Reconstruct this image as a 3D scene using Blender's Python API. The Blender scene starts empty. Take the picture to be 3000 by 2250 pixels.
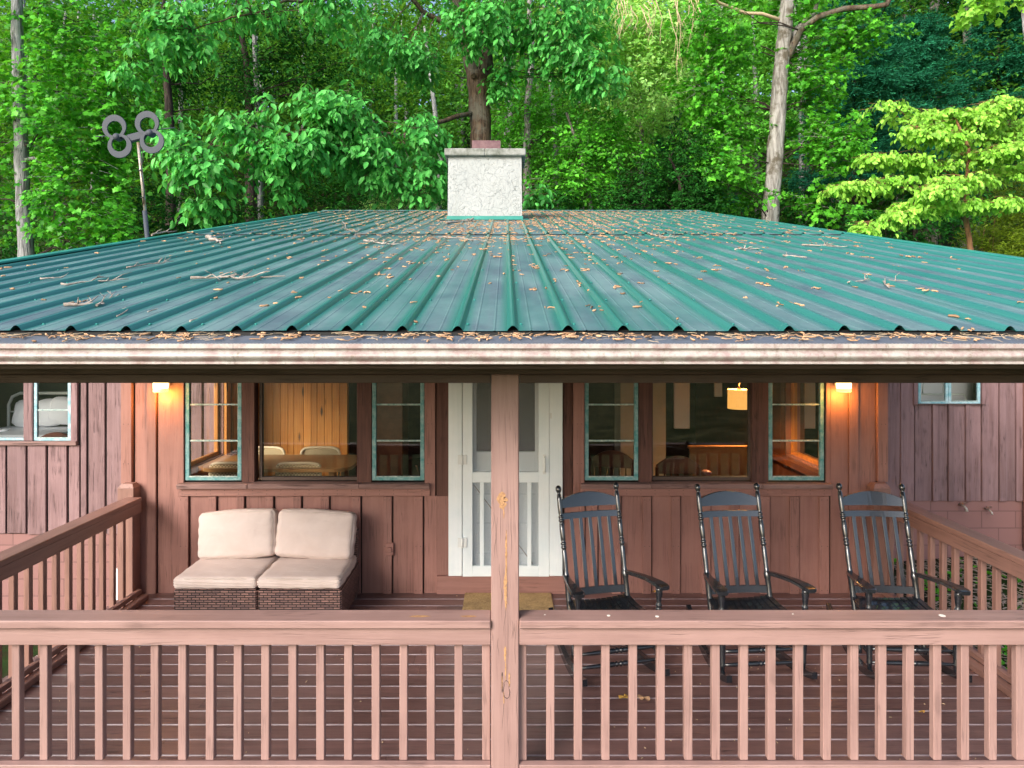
import bpy, math, random
import numpy as np
from mathutils import Vector, Matrix
R = math.radians
rnd = random.Random(7)
rng = np.random.default_rng(11)
scene = bpy.context.scene
COL = scene.collection

# ------------------------------------------------------------------ camera
F, CX, HY, H = 1990.0, 1482.0, 974.0, 2.31      # focal length in photo pixels, principal column, horizon row, eye height
cam_d = bpy.data.cameras.new("camera"); cam = bpy.data.objects.new("camera", cam_d); COL.objects.link(cam)
cam.location = (0, 0, H); cam.rotation_euler = (R(90), 0, 0)
cam_d.sensor_width = 36; cam_d.lens = 36 * F / 3000
cam_d.shift_x = (1500 - CX) / 3000; cam_d.shift_y = -(1125 - HY) / 3000
cam_d.clip_start = 0.05; cam_d.clip_end = 500
scene.camera = cam
# ------------------------------------------------------------------ world, sun, exposure
SUN_EL, SUN_AZ = R(30), R(216)        # azimuth clockwise from +Y (the view direction): soft light from behind the camera, on the left
w = bpy.data.worlds.new("World"); scene.world = w; w.use_nodes = True
nt = w.node_tree; nt.nodes.clear()
sky = nt.nodes.new("ShaderNodeTexSky"); sky.sky_type = 'NISHITA'; sky.sun_disc = False
sky.sun_elevation = SUN_EL; sky.sun_rotation = SUN_AZ; sky.dust_density = 3.0; sky.air_density = 1.0
bg = nt.nodes.new("ShaderNodeBackground"); bg.inputs[1].default_value = 0.15
wo = nt.nodes.new("ShaderNodeOutputWorld")
nt.links.new(sky.outputs[0], bg.inputs[0]); nt.links.new(bg.outputs[0], wo.inputs[0])
sd = bpy.data.lights.new("sun", 'SUN'); sun = bpy.data.objects.new("sun", sd); COL.objects.link(sun)
sd.energy = 1.9; sd.angle = R(26); sd.color = (1.0, 0.965, 0.92)
sdir = Vector((math.sin(SUN_AZ) * math.cos(SUN_EL), math.cos(SUN_AZ) * math.cos(SUN_EL), math.sin(SUN_EL)))
sun.rotation_euler = sdir.to_track_quat('Z', 'Y').to_euler()
sun.location = sdir * 30
scene.view_settings.view_transform = 'Standard'; scene.view_settings.look = 'None'
scene.view_settings.exposure = 1.1; scene.view_settings.gamma = 1
scene.render.engine = 'CYCLES'
cy = scene.cycles
cy.max_bounces = 7; cy.diffuse_bounces = 4; cy.glossy_bounces = 3; cy.transmission_bounces = 4; cy.transparent_max_bounces = 12
cy.use_denoising = True
cy.sample_clamp_indirect = 6
try: cy.denoiser = 'OPENIMAGEDENOISE'
except Exception: pass

# ------------------------------------------------------------------ helpers
def px(x, y, D):      # point of the place that lies on photo pixel (x, y) at depth D, used to read off real positions
    return Vector(((x - CX) * D / F, D, H - (y - HY) * D / F))
def tag(o, label=None, cat=None, group=None, kind=None):
    if label: o['label'] = label
    if cat: o['category'] = cat
    if group: o['group'] = group
    if kind: o['kind'] = kind
    return o
def thing(name, label, cat, loc=(0, 0, 0), rz=0, group=None):
    o = bpy.data.objects.new(name, None); COL.objects.link(o)
    o.empty_display_size = .1
    o.location = loc; o.rotation_euler = (0, 0, rz)
    return tag(o, label, cat, group)
class MB:
    def __init__(s): s.v = []; s.f = []; s.sm = []; s.mi = []; s.m = 0
    def quad(s, *p, smooth=False):
        n = len(s.v); s.v += [tuple(q) for q in p]; s.f.append(tuple(range(n, n + len(p)))); s.sm.append(smooth); s.mi.append(s.m)
    def box(s, x0, x1, y0, y1, z0, z1, c=0.0):
        if c <= 0:
            n = len(s.v)
            s.v += [(x0,y0,z0),(x1,y0,z0),(x1,y1,z0),(x0,y1,z0),(x0,y0,z1),(x1,y0,z1),(x1,y1,z1),(x0,y1,z1)]
            for f in ((0,3,2,1),(4,5,6,7),(0,1,5,4),(1,2,6,5),(2,3,7,6),(3,0,4,7)):
                s.f.append(tuple(n+i for i in f)); s.sm.append(False); s.mi.append(s.m)
            return s
        return s.cbox(Vector(((x0+x1)/2,(y0+y1)/2,(z0+z1)/2)), Vector((1,0,0)), Vector((0,1,0)), Vector((0,0,1)), (x1-x0)/2, (y1-y0)/2, (z1-z0)/2, c)
    def cbox(s, ce, ax, ay, az, hx, hy, hz, c):   # chamfered box
        c = min(c, hx*.45, hy*.45, hz*.45)
        n = len(s.v); idx = {}
        def P(a, b, d): s.v.append(tuple(ce + ax*a + ay*b + az*d)); return len(s.v)-1
        for sx in (-1,1):
            for sy in (-1,1):
                for sz in (-1,1):
                    idx[sx,sy,sz] = (P(sx*hx, sy*(hy-c), sz*(hz-c)), P(sx*(hx-c), sy*hy, sz*(hz-c)), P(sx*(hx-c), sy*(hy-c), sz*hz))
        def add(f): s.f.append(tuple(f)); s.sm.append(False); s.mi.append(s.m)
        cyc = [(-1,-1),(1,-1),(1,1),(-1,1)]
        for t in (-1,1):
            fs = [[idx[t,a,b][0] for a,b in cyc], [idx[a,t,b][1] for a,b in cyc], [idx[a,b,t][2] for a,b in cyc]]
            for k,f in enumerate(fs):
                flip = (t == -1) != (k == 1)
                add(f[::-1] if flip else f)
        for a in (-1,1):
            for b in (-1,1):
                add((idx[a,b,-1][0], idx[a,b,1][0], idx[a,b,1][1], idx[a,b,-1][1]))
                add((idx[a,-1,b][0], idx[a,1,b][0], idx[a,1,b][2], idx[a,-1,b][2]))
                add((idx[-1,a,b][1], idx[1,a,b][1], idx[1,a,b][2], idx[-1,a,b][2]))
                for t in (-1,1): pass
        for k3 in idx.values(): add(k3)
        return s
    def bar(s, p, q, w, h, up=(0,0,1), c=0.0):     # rectangular bar from p to q, w across, h along up
        p, q = Vector(p), Vector(q); ay = (q-p); L = ay.length; ay.normalize()
        ax = ay.cross(Vector(up)).normalized(); az = ax.cross(ay).normalized()
        ce = (p+q)/2
        if c > 0: return s.cbox(ce, ax, ay, az, w/2, L/2, h/2, c)
        n = len(s.v)
        for b in (-1,1):
            for a, d in ((-1,-1),(1,-1),(1,1),(-1,1)):
                s.v.append(tuple(ce + ax*a*w/2 + az*d*h/2 + ay*b*L/2))
        for f in ((0,1,2,3),(7,6,5,4),(0,4,5,1),(1,5,6,2),(2,6,7,3),(3,7,4,0)):
            s.f.append(tuple(n+i for i in f)); s.sm.append(False); s.mi.append(s.m)
        return s
    def tube(s, pts, rad, n=8, caps=True, squash=1.0):
        pts = [Vector(p) for p in pts]
        if not hasattr(rad, '__len__'): rad = [rad]*len(pts)
        base = len(s.v); k = len(pts)
        t0 = (pts[1]-pts[0]).normalized()
        u = t0.orthogonal().normalized()
        if abs(t0.z) < .95: u = t0.cross(Vector((0,0,1))).normalized()
        for i, p in enumerate(pts):
            t = (pts[min(i+1,k-1)]-pts[max(i-1,0)]).normalized()
            u = (u - t*u.dot(t)).normalized(); v = t.cross(u)
            for j in range(n):
                a = 2*math.pi*j/n
                s.v.append(tuple(p + (u*math.cos(a) + v*math.sin(a)*squash)*rad[i]))
        for i in range(k-1):
            for j in range(n):
                a, b = base+i*n+j, base+i*n+(j+1)%n
                s.f.append((a, b, b+n, a+n)); s.sm.append(True); s.mi.append(s.m)
        if caps:
            s.f.append(tuple(base+j for j in range(n))[::-1]); s.sm.append(False); s.mi.append(s.m)
            s.f.append(tuple(base+(k-1)*n+j for j in range(n))); s.sm.append(False); s.mi.append(s.m)
        return s
    def lathe(s, p, q, prof, n=12):     # prof: (t along p..q in metres, radius)
        p, q = Vector(p), Vector(q); d = (q-p); L = d.length; d.normalize()
        return s.tube([p + d*t*L for t, r in prof], [r for t, r in prof], n)
    def grid(s, fn, nu, nv, smooth=True, closed_u=False):
        base = len(s.v)
        for i in range(nu+1):
            for j in range(nv+1): s.v.append(tuple(fn(i/nu, j/nv)))
        for i in range(nu):
            for j in range(nv):
                a = base+i*(nv+1)+j
                s.f.append((a, a+nv+1, a+nv+2, a+1)); s.sm.append(smooth); s.mi.append(s.m)
        return s
    def extrude(s, prof, x0, x1, smooth=False, closed=True):   # (y,z) profile along X
        n = len(prof); b = len(s.v)
        for x in (x0, x1):
            for y, z in prof: s.v.append((x, y, z))
        for i in range(n if closed else n-1):
            j = (i+1) % n
            s.f.append((b+i, b+j, b+n+j, b+n+i)); s.sm.append(smooth); s.mi.append(s.m)
        if closed:
            s.f.append(tuple(range(b, b+n))[::-1]); s.sm.append(False); s.mi.append(s.m)
            s.f.append(tuple(range(b+n, b+2*n))); s.sm.append(False); s.mi.append(s.m)
        return s
    def mesh(s, name, off=(0,0,0)):
        me = bpy.data.meshes.new(name)
        ox, oy, oz = off
        me.from_pydata([(x-ox, y-oy, z-oz) for x, y, z in s.v], [], s.f)
        me.polygons.foreach_set('use_smooth', s.sm); me.polygons.foreach_set('material_index', s.mi)
        me.update(); return me
    def build(s, name, mat, parent=None, world=True, label=None):
        """parts are drawn in world coordinates when world is True and the parent is not turned"""
        off = (0,0,0)
        if parent is not None and world:
            o = parent; off = Vector((0,0,0))
            while o: off = off + o.location; o = o.parent
        me = s.mesh(name, off)
        import bmesh
        bm = bmesh.new(); bm.from_mesh(me); bmesh.ops.recalc_face_normals(bm, faces=bm.faces); bm.to_mesh(me); bm.free()
        for m in (mat if isinstance(mat, (list, tuple)) else [mat]): me.materials.append(m)
        o = bpy.data.objects.new(name, me); COL.objects.link(o)
        if parent is not None: o.parent = parent
        if label: o['label'] = label
        return o
def split_build(mb, name, mat, parent=None, world=True):
    par = list(range(len(mb.v)))
    def f(i):
        while par[i] != i: par[i] = par[par[i]]; i = par[i]
        return i
    for fc in mb.f:
        for v in fc[1:]: par[f(v)] = f(fc[0])
    groups = {}
    for k, fc in enumerate(mb.f): groups.setdefault(f(fc[0]), []).append(k)
    out = []
    for ks in groups.values():
        m = MB(); idx = {}
        for k in ks:
            for v in mb.f[k]:
                if v not in idx: idx[v] = len(m.v); m.v.append(mb.v[v])
            m.f.append(tuple(idx[v] for v in mb.f[k])); m.sm.append(mb.sm[k]); m.mi.append(mb.mi[k])
        out.append(m.build(name, mat, parent, world))
    return out
def copy_tree(o, parent=None):
    c = o.copy(); COL.objects.link(c)
    if parent is not None: c.parent = parent
    for ch in list(o.children): copy_tree(ch, c)
    return c

# ------------------------------------------------------------------ materials
class NT:
    def __init__(s, name):
        s.m = bpy.data.materials.new(name); s.m.use_nodes = True; s.t = s.m.node_tree; s.t.nodes.clear()
        s.out = s.t.nodes.new('ShaderNodeOutputMaterial')
        s.co = s.n('TexCoord').outputs['Object']
    def n(s, typ, **kw):
        nd = s.t.nodes.new('ShaderNode' + typ)
        for k, v in kw.items():
            setattr(nd, k, v)
        return nd
    def l(s, a, b): s.t.links.new(a, b); return b
    def put(s, sock, v):
        if hasattr(v, 'links') or hasattr(v, 'is_output'): s.t.links.new(v, sock)
        else:
            if sock.type == 'RGBA' and len(v) == 3: v = (*v, 1)
            sock.default_value = v
    def map(s, scale=(1,1,1), loc=(0,0,0), rot=(0,0,0), vec=None):
        m = s.n('Mapping'); s.l(vec or s.co, m.inputs[0]); m.inputs['Scale'].default_value = scale; m.inputs['Location'].default_value = loc; m.inputs['Rotation'].default_value = rot
        return m.outputs[0]
    def noise(s, vec=None, scale=5, detail=4, rough=.55, dist=0):
        n = s.n('TexNoise'); s.l(vec or s.co, n.inputs['Vector']); n.inputs['Scale'].default_value = scale
        n.inputs['Detail'].default_value = detail; n.inputs['Roughness'].default_value = rough; n.inputs['Distortion'].default_value = dist
        return n.outputs[0]
    def ramp(s, fac, stops, interp='LINEAR'):
        r = s.n('ValToRGB'); s.l(fac, r.inputs[0]); cr = r.color_ramp; cr.interpolation = interp
        while len(cr.elements) > 1: cr.elements.remove(cr.elements[-1])
        for i, (p, c) in enumerate(stops):
            e = cr.elements[0] if i == 0 else cr.elements.new(p)
            e.position = p
            if not hasattr(c, '__len__'): c = (c, c, c)
            e.color = (*c[:3], 1)
        return r.outputs[0]
    def mix(s, fac, a, b, mode='MIX'):
        m = s.n('Mix', data_type='RGBA', blend_type=mode); s.put(m.inputs[0], fac); s.put(m.inputs[6], a); s.put(m.inputs[7], b); return m.outputs[2]
    def math(s, op, a, b=0.0, c=0.0):
        m = s.n('Math', operation=op); s.put(m.inputs[0], a); s.put(m.inputs[1], b); s.put(m.inputs[2], c); return m.outputs[0]
    def island(s): return s.n('NewGeometry').outputs['Random Per Island']
    def objrand(s): return s.n('ObjectInfo').outputs['Random']
    def bump(s, h, strength=.5, dist=.01):
        b = s.n('Bump'); s.l(h, b.inputs['Height']); b.inputs['Strength'].default_value = strength; b.inputs['Distance'].default_value = dist; return b.outputs[0]
    def pbr(s, color, rough=.6, normal=None, metal=0, spec=.5, coat=0):
        p = s.n('BsdfPrincipled'); s.put(p.inputs['Base Color'], color); s.put(p.inputs['Roughness'], rough); s.put(p.inputs['Metallic'], metal)
        p.inputs['Specular IOR Level'].default_value = spec
        if coat: p.inputs['Coat Weight'].default_value = coat
        if normal is not None: s.l(normal, p.inputs['Normal'])
        return p.outputs[0]
    def done(s, sh): s.l(sh, s.out.inputs[0]); return s.m

def hsv_vary(t, col, amt_v=.25, src=None):
    h = t.n('HueSaturation'); t.put(h.inputs['Color'], col)
    r = src if src is not None else t.island()
    t.l(t.math('MULTIPLY_ADD', r, amt_v, 1 - amt_v/2), h.inputs['Value'])
    return h.outputs[0]

def wood_paint(name, base, dark, axis='z', wear=0.3, vary=.2, rough=.55, crack=.5, pale=None, knots=True):
    t = NT(name)
    k = {'x': (1.2, 22, 22), 'y': (22, 1.2, 22), 'z': (22, 22, 1.2)}[axis]
    k2 = tuple(3 * v for v in k)
    rv = t.n('Combine' + 'XYZ'); t.l(t.math('MULTIPLY', t.island(), 37.0), rv.inputs[0]); t.l(t.math('MULTIPLY', t.objrand(), 53.0), rv.inputs[1])
    va = t.n('VectorMath', operation='ADD'); t.l(t.co, va.inputs[0]); t.l(rv.outputs[0], va.inputs[1])
    vec = va.outputs[0]
    g = t.noise(t.map(k, vec=vec), 1, 6, .6, .4)
    fine = t.noise(t.map(k2, vec=vec), 1.5, 5, .65, .2)
    blot = t.noise(vec, 2.2, 5, .6)
    c = t.mix(t.ramp(g, [(.35, 0), (.7, 1)]), base, dark)
    c = t.mix(t.math('MULTIPLY', t.ramp(blot, [(.4, 0), (.65, 1)]), .45), c, tuple(min(1, v*1.22) for v in base))
    if wear > 0:
        wmask = t.math('MULTIPLY', t.ramp(fine, [(.58, 0), (.68, 1)]), t.ramp(blot, [(.45, 0), (.6, 1)]))
        c = t.mix(t.math('MULTIPLY', wmask, wear), c, pale or tuple(v*.35 for v in dark))
    kk_ = 1.0 if knots else .0
    ck = t.noise(t.map(tuple(v*(.9 if v > 5 else .5) for v in k), vec=vec), 1.3, 3, .5, .8)
    ckm = t.math('MULTIPLY', t.ramp(ck, [(.475, 0), (.495, 1), (.505, 1), (.525, 0)]), t.ramp(t.noise(vec, 3.1, 3), [(.46, 0), (.58, 1)]))
    c = t.mix(t.math('MULTIPLY', ckm, kk_ * min(.8, .35 + wear*.5)), c, tuple(v*.45 for v in dark))
    hgt = t.math('SUBTRACT', t.math('ADD', t.math('MULTIPLY', g, .5), fine), t.math('MULTIPLY', ckm, .8 * kk_))
    if knots:
        v = t.n('TexVoronoi'); v.feature = 'F1'
        kk = {'x': (1.6, 7, 7), 'y': (7, 1.6, 7), 'z': (7, 7, 1.6)}[axis]
        dd = t.noise(vec, 9, 3)
        mv = t.n('VectorMath', operation='ADD'); t.l(t.map(kk, vec=vec), mv.inputs[0])
        cc = t.n('CombineXYZ'); t.l(t.math('MULTIPLY', dd, .25), cc.inputs[0]); t.l(t.math('MULTIPLY', dd, .25), cc.inputs[2]); t.l(cc.outputs[0], mv.inputs[1])
        t.l(mv.outputs[0], v.inputs['Vector']); v.inputs['Scale'].default_value = 1
        kn = t.ramp(v.outputs['Distance'], [(.06, 1), (.17, 0)])
        c = t.mix(t.math('MULTIPLY', kn, .45), c, tuple(v_*.45 for v_ in dark))
    c = hsv_vary(t, c, vary)
    return t.done(t.pbr(c, rough, t.bump(hgt, crack, .004)))

PAINT = (.235, .115, .098); PAINT_D = (.185, .085, .073)
M = {}
M['wall'] = wood_paint('brown_wall_paint', (.30,.148,.122), (.235,.108,.088), 'z', .25, .22, .55, .35)
M['wall_h'] = wood_paint('brown_trim_paint', (.30,.148,.122), (.235,.108,.088), 'x', .3, .2, .55, .35)
M['old'] = wood_paint('weathered_brown_paint', (.25,.155,.160), (.165,.092,.092), 'z', .85, .3, .7, .9, (.10,.055,.05))
M['old_h'] = wood_paint('weathered_brown_sill', (.26,.16,.145), (.15,.08,.07), 'x', .9, .3, .7, .9, (.30,.22,.19))
M['bare'] = wood_paint('dark_bare_wood', (.12,.05,.038), (.055,.02,.015), 'z', .6, .2, .7, 1.0)
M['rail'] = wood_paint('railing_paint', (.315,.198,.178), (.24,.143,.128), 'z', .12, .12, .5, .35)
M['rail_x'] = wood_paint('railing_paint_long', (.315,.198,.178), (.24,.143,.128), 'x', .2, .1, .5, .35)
M['rail_y'] = wood_paint('shaded_railing_paint', (.27,.148,.12), (.20,.105,.085), 'y', .25, .1, .5, .4)  # same railing paint, darkened to stand for shade on the side rails
M['rail_s'] = wood_paint('shaded_railing_paint_upright', (.27,.148,.12), (.20,.105,.085), 'z', .2, .12, .5, .4)
M['beam'] = wood_paint('beam_paint', (.085,.055,.045), (.06,.038,.03), 'x', .3, .1, .6, .4)
M['deck'] = wood_paint('deck_paint', (.190,.104,.094), (.125,.066,.06), 'x', .75, .35, .30, .35, (.20,.14,.125))
M['underroof'] = wood_paint('roof_boards', (.10,.06,.045), (.07,.04,.03), 'x', .2, .2, .7, .4)

def simple(name, col, rough=.5, vary=0, bscale=0, bstr=.3, metal=0, spec=.5, coat=0, mottle=None, mscale=6):
    t = NT(name); c = col
    if mottle: c = t.mix(t.ramp(t.noise(scale=mscale, detail=6, rough=.65), [(.38, 0), (.66, 1)]), col, mottle)
    if vary: c = hsv_vary(t, c, vary)
    nrm = t.bump(t.noise(scale=bscale, detail=4), bstr, .004) if bscale else None
    return t.done(t.pbr(c, rough, nrm, metal, spec, coat))
M['white'] = wood_paint('white_door_paint', (.80,.88,.91), (.74,.83,.86), 'z', .1, .05, .4, .15, (.45,.42,.38), knots=False)
M['white_x'] = wood_paint('white_door_rail_paint', (.80,.88,.91), (.74,.83,.86), 'x', .1, .05, .4, .15, (.45,.42,.38), knots=False)
M['grey_door'] = simple('grey_inner_door', (.76,.83,.87), .4)
M['hinge'] = simple('white_painted_metal', (.75,.78,.77), .35)
M['teal'] = simple('teal_sash_paint', (.05,.24,.25), .45, .15, 60, .5, mottle=(.26,.42,.43), mscale=14)
M['blue'] = simple('pale_blue_sash_paint', (.17,.38,.44), .45, .1, 60, .4, mottle=(.45,.60,.64), mscale=14)
M['putty'] = simple('pale_glazing_putty', (.50,.58,.55), .7, .1, 80, .7, mottle=(.16,.30,.29), mscale=30)
M['black'] = simple('black_gloss_paint', (.013,.016,.021), .26, spec=.9, coat=.5)
M['dark'] = simple('dark_void', (.012,.010,.009), .8)
M['steel'] = simple('pole_metal', (.45,.43,.40), .4, metal=.3, mottle=(.25,.17,.10), mscale=12)
M['antenna'] = simple('antenna_grey_plastic', (.045,.055,.072), .7)
M['cable'] = simple('black_cable', (.01,.01,.01), .5)
M['rust'] = simple('rusted_sheet', (.10,.045,.055), .5, 0, 0, metal=.2, mottle=(.17,.095,.10), mscale=9)
M['brownpipe'] = simple('brown_downspout', (.17,.08,.07), .4)
M['brass'] = simple('old_brass', (.30,.17,.13), .4, metal=.6)
M['raw'] = simple('raw_split_wood', (.50,.28,.12), .7, .2, 60, 1.0, mottle=(.26,.14,.085), mscale=40)
M['drop'] = simple('pale_bird_dropping', (.75,.73,.68), .6)

def flue():
    t = NT('flue')
def chimney_mat():
    t = NT('painted_stucco_stone')
    v = t.n('TexVoronoi'); v.feature = 'DISTANCE_TO_EDGE'
    d = t.noise(scale=4, detail=4)
    vm = t.n('VectorMath', operation='ADD'); t.l(t.co, vm.inputs[0])
    sc = t.n('VectorMath', operation='SCALE'); nz = t.n('TexNoise'); nz.inputs['Scale'].default_value = 5; t.l(t.co, nz.inputs['Vector']); t.l(nz.outputs['Color'], sc.inputs[0]); sc.inputs['Scale'].default_value = .5
    t.l(sc.outputs[0], vm.inputs[1]); t.l(vm.outputs[0], v.inputs['Vector']); v.inputs['Scale'].default_value = 8.5
    line = t.ramp(v.outputs['Distance'], [(.0, 1), (.035, 0)])
    patch = t.ramp(t.noise(scale=4.2, detail=6, rough=.75), [(.44, 0), (.60, 1)])
    grime = t.ramp(t.noise(scale=3.4, detail=8, rough=.75), [(.52, 0), (.75, 1)])
    c = t.mix(t.math('MULTIPLY', t.math('MULTIPLY', line, patch), .85), (.36,.38,.378), (.12,.135,.12))
    c = t.mix(t.math('MULTIPLY', grime, .6), c, (.20,.215,.20))
    h = t.math('SUBTRACT', t.noise(scale=18, detail=6), t.math('MULTIPLY', line, .8))
    return t.done(t.pbr(c, .8, t.bump(h, .5, .02)))
M['stucco'] = chimney_mat()
M['concrete'] = simple('mossy_concrete', (.30,.31,.29), .9, 0, 30, .8, mottle=(.10,.11,.085), mscale=7)
def blocks():
    t = NT('painted_block')
    b = t.n('TexBrick'); t.l(t.map((1,1,1), rot=(R(90),0,0)), b.inputs['Vector'])
    b.inputs['Color1'].default_value = (1,1,1,1); b.inputs['Color2'].default_value = (.93,.93,.93,1); b.inputs['Mortar'].default_value = (.62,.62,.62,1)
    b.inputs['Scale'].default_value = 1; b.inputs['Brick Width'].default_value = .41; b.inputs['Row Height'].default_value = .205; b.inputs['Mortar Size'].default_value = .006
    c = t.mix(1.0, (.27,.135,.125), b.outputs['Color'], 'MULTIPLY')
    return t.done(t.pbr(c, .7, t.bump(b.outputs['Color'], .5, .01)))
M['block'] = blocks()
def roof_mat():
    t = NT('green_ribbed_metal')
    sep = t.n('SeparateXYZ'); t.l(t.co, sep.inputs[0]); X = sep.outputs[0]; Y = sep.outputs[1]
    ph = t.math('FRACT', t.math('DIVIDE', t.math('SUBTRACT', X, .029 - .1143), .2286))
    d = t.math('ABSOLUTE', t.math('SUBTRACT', ph, .5))            # 0 on a rib, .5 mid pan
    pan = t.ramp(d, [(.13, 0), (.27, 1)])
    streak = t.noise(t.map((26, .35, 1)), 1, 6, .65)
    cloud = t.noise(t.map((1, .5, 1)), 1.3, 6, .6)
    dirt = t.math('MULTIPLY', pan, t.ramp(t.math('ADD', t.math('MULTIPLY', cloud, .65), t.math('MULTIPLY', streak, .35)), [(.34, .25), (.56, 1)]))
    c = t.mix(t.ramp(streak, [(.3, 0), (.7, 1)]), (.014,.130,.115), (.038,.185,.166))
    dc = t.mix(t.ramp(t.noise(t.map((1.3, .8, 1), loc=(5, 3, 0)), 1.7, 7, .7), [(.40, 0), (.62, 1)]), (.140,.222,.225), (.080,.112,.138))
    c = t.mix(t.math('MULTIPLY', dirt, .92), c, dc)
    spots = t.ramp(t.noise(scale=55, detail=3, rough=.7), [(.66, 0), (.76, 1)])
    c = t.mix(t.math('MULTIPLY', spots, .35), c, (.25,.33,.30))
    rg = t.math('MULTIPLY_ADD', dirt, .25, .30)
    return t.done(t.pbr(c, rg, t.bump(t.noise(scale=22, detail=5), .12, .004), spec=.45))
M['roof'] = roof_mat()
M['greentrim'] = simple('green_trim_metal', (.016,.20,.165), .35, mottle=(.03,.26,.22))
M['blacklip'] = simple('black_shade_strip', (.008,.009,.009), .8)  # near-black, stands for shade under ribs, sheet lap and flashing
def gutter():
    t = NT('chalky_gutter_paint')
    c = t.mix(t.ramp(t.noise(t.map((1,1,1)), 13.0, 8, .75), [(.40, 0), (.58, 1)]), (.32,.24,.228), (.43,.41,.385))
    gr = t.ramp(t.noise(t.map((26,26,9)), 1.3, 7, .8), [(.54, 0), (.70, 1)])
    c = t.mix(t.math('MULTIPLY', gr, .75), c, (.13,.10,.05))
    return t.done(t.pbr(c, .45, t.bump(t.noise(scale=90, detail=3), .2, .002)))
M['gutter'] = gutter()
def guard():
    t = NT('gutter_guard_mesh')
    wv = t.n('TexWave'); t.l(t.map((1,1,1), rot=(0,0,R(-60))), wv.inputs['Vector']); wv.inputs['Scale'].default_value = 42; wv.inputs['Distortion'].default_value = .3
    dust = t.ramp(t.noise(scale=7, detail=8, rough=.75), [(.5, 0), (.72, 1)])
    c = t.mix(wv.outputs[0], (.035,.045,.062), (.17,.20,.245))
    c = t.mix(t.math('MULTIPLY', dust, .4), c, (.20,.17,.14))
    return t.done(t.pbr(c, .55, t.bump(wv.outputs[0], .4, .003)))
M['guard'] = guard()
def fabric():
    t = NT('cream_cushion')
    n1 = t.noise(t.map((1,1,1)), 5, 4, .5, .6)
    n2 = t.noise(t.map((3,14,8)), 2, 4, .5, .5)
    c = t.mix(t.ramp(n1, [(.3, 0), (.7, 1)]), (.60,.49,.445), (.67,.565,.52))
    wv = t.noise(scale=260, detail=1)
    return t.done(t.pbr(c, .75, t.bump(t.math('ADD', t.math('MULTIPLY', n2, 1.0), t.math('MULTIPLY', wv, .05)), .35, .02), spec=.25))
M['cushion'] = fabric()
M['piping'] = simple('cushion_piping', (.55,.46,.40), .7)
def wicker():
    t = NT('brown_wicker')
    sep = t.n('SeparateXYZ'); t.l(t.co, sep.inputs[0])
    cb = t.n('CombineXYZ'); t.l(t.math('ADD', sep.outputs[0], sep.outputs[1]), cb.inputs[0]); t.l(sep.outputs[2], cb.inputs[1])
    b = t.n('TexBrick'); t.l(cb.outputs[0], b.inputs['Vector']); b.inputs['Scale'].default_value = 1
    b.inputs['Brick Width'].default_value = .064; b.inputs['Row Height'].default_value = .0185; b.inputs['Mortar Size'].default_value = .0036; b.inputs['Mortar Smooth'].default_value = .3
    b.inputs['Color1'].default_value = (.36,.21,.19,1); b.inputs['Color2'].default_value = (.07,.055,.075,1); b.inputs['Mortar'].default_value = (.008,.006,.006,1)
    b.inputs['Bias'].default_value = -.1
    hgt = t.math('SUBTRACT', 1.0, b.outputs['Fac'])
    c = t.mix(t.math('MULTIPLY', t.noise(scale=30, detail=3), .8), b.outputs['Color'], (.22,.12,.09))
    c = t.mix(b.outputs['Fac'], c, (.006,.005,.005))
    return t.done(t.pbr(c, .38, t.bump(hgt, .9, .006)))
M['wicker'] = wicker()
def coir():
    t = NT('coir_mat'); n = t.noise(scale=140, detail=3); n2 = t.noise(scale=9, detail=6, rough=.7)
    c = t.mix(t.ramp(n, [(.3, 0), (.7, 1)]), (.30,.18,.07), (.62,.43,.20)); c = t.mix(t.math('MULTIPLY', t.ramp(n2, [(.45, 0), (.7, 1)]), .5), c, (.10,.055,.03))
    return t.done(t.pbr(c, .95, t.bump(n, 1, .01)))
M['coir'] = coir()
def glass(name='window_glass', tint=(.94,.96,.95)):
    t = NT(name)
    fr = t.n('Fresnel'); fr.inputs[0].default_value = 1.52
    tr = t.n('BsdfTransparent'); tr.inputs[0].default_value = (*tint, 1)
    gl = t.n('BsdfGlossy'); gl.inputs['Roughness'].default_value = .01
    t.l(t.bump(t.noise(scale=2.0, detail=1), .03, .02), gl.inputs['Normal'])
    mx = t.n('MixShader'); t.l(t.math('MULTIPLY', fr.outputs[0], 1.8), mx.inputs[0]); t.l(tr.outputs[0], mx.inputs[1]); t.l(gl.outputs[0], mx.inputs[2])
    return t.done(mx.outputs[0])
M['glass'] = glass()
def screen():
    t = NT('insect_screen'); tr = t.n('BsdfTransparent'); tr.inputs[0].default_value = (1,1,1,1)
    df = t.n('BsdfDiffuse'); df.inputs[0].default_value = (.42,.45,.48,1)
    mx = t.n('MixShader'); mx.inputs[0].default_value = .30; t.l(tr.outputs[0], mx.inputs[1]); t.l(df.outputs[0], mx.inputs[2])
    return t.done(mx.outputs[0])
M['screen'] = screen()
def emis(name, col, s, colbase=(.8,.8,.8)):
    t = NT(name); p = t.n('BsdfPrincipled'); p.inputs['Base Color'].default_value = (*colbase, 1); p.inputs['Emission Color'].default_value = (*col, 1); p.inputs['Emission Strength'].default_value = s
    return t.done(p.outputs[0])
M['lampglass'] = emis('lit_frosted_glass', (1.0,.50,.12), 1.15)
M['lampcore'] = emis('glowing_bulb', (1.0,.72,.28), 2.4)
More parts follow.
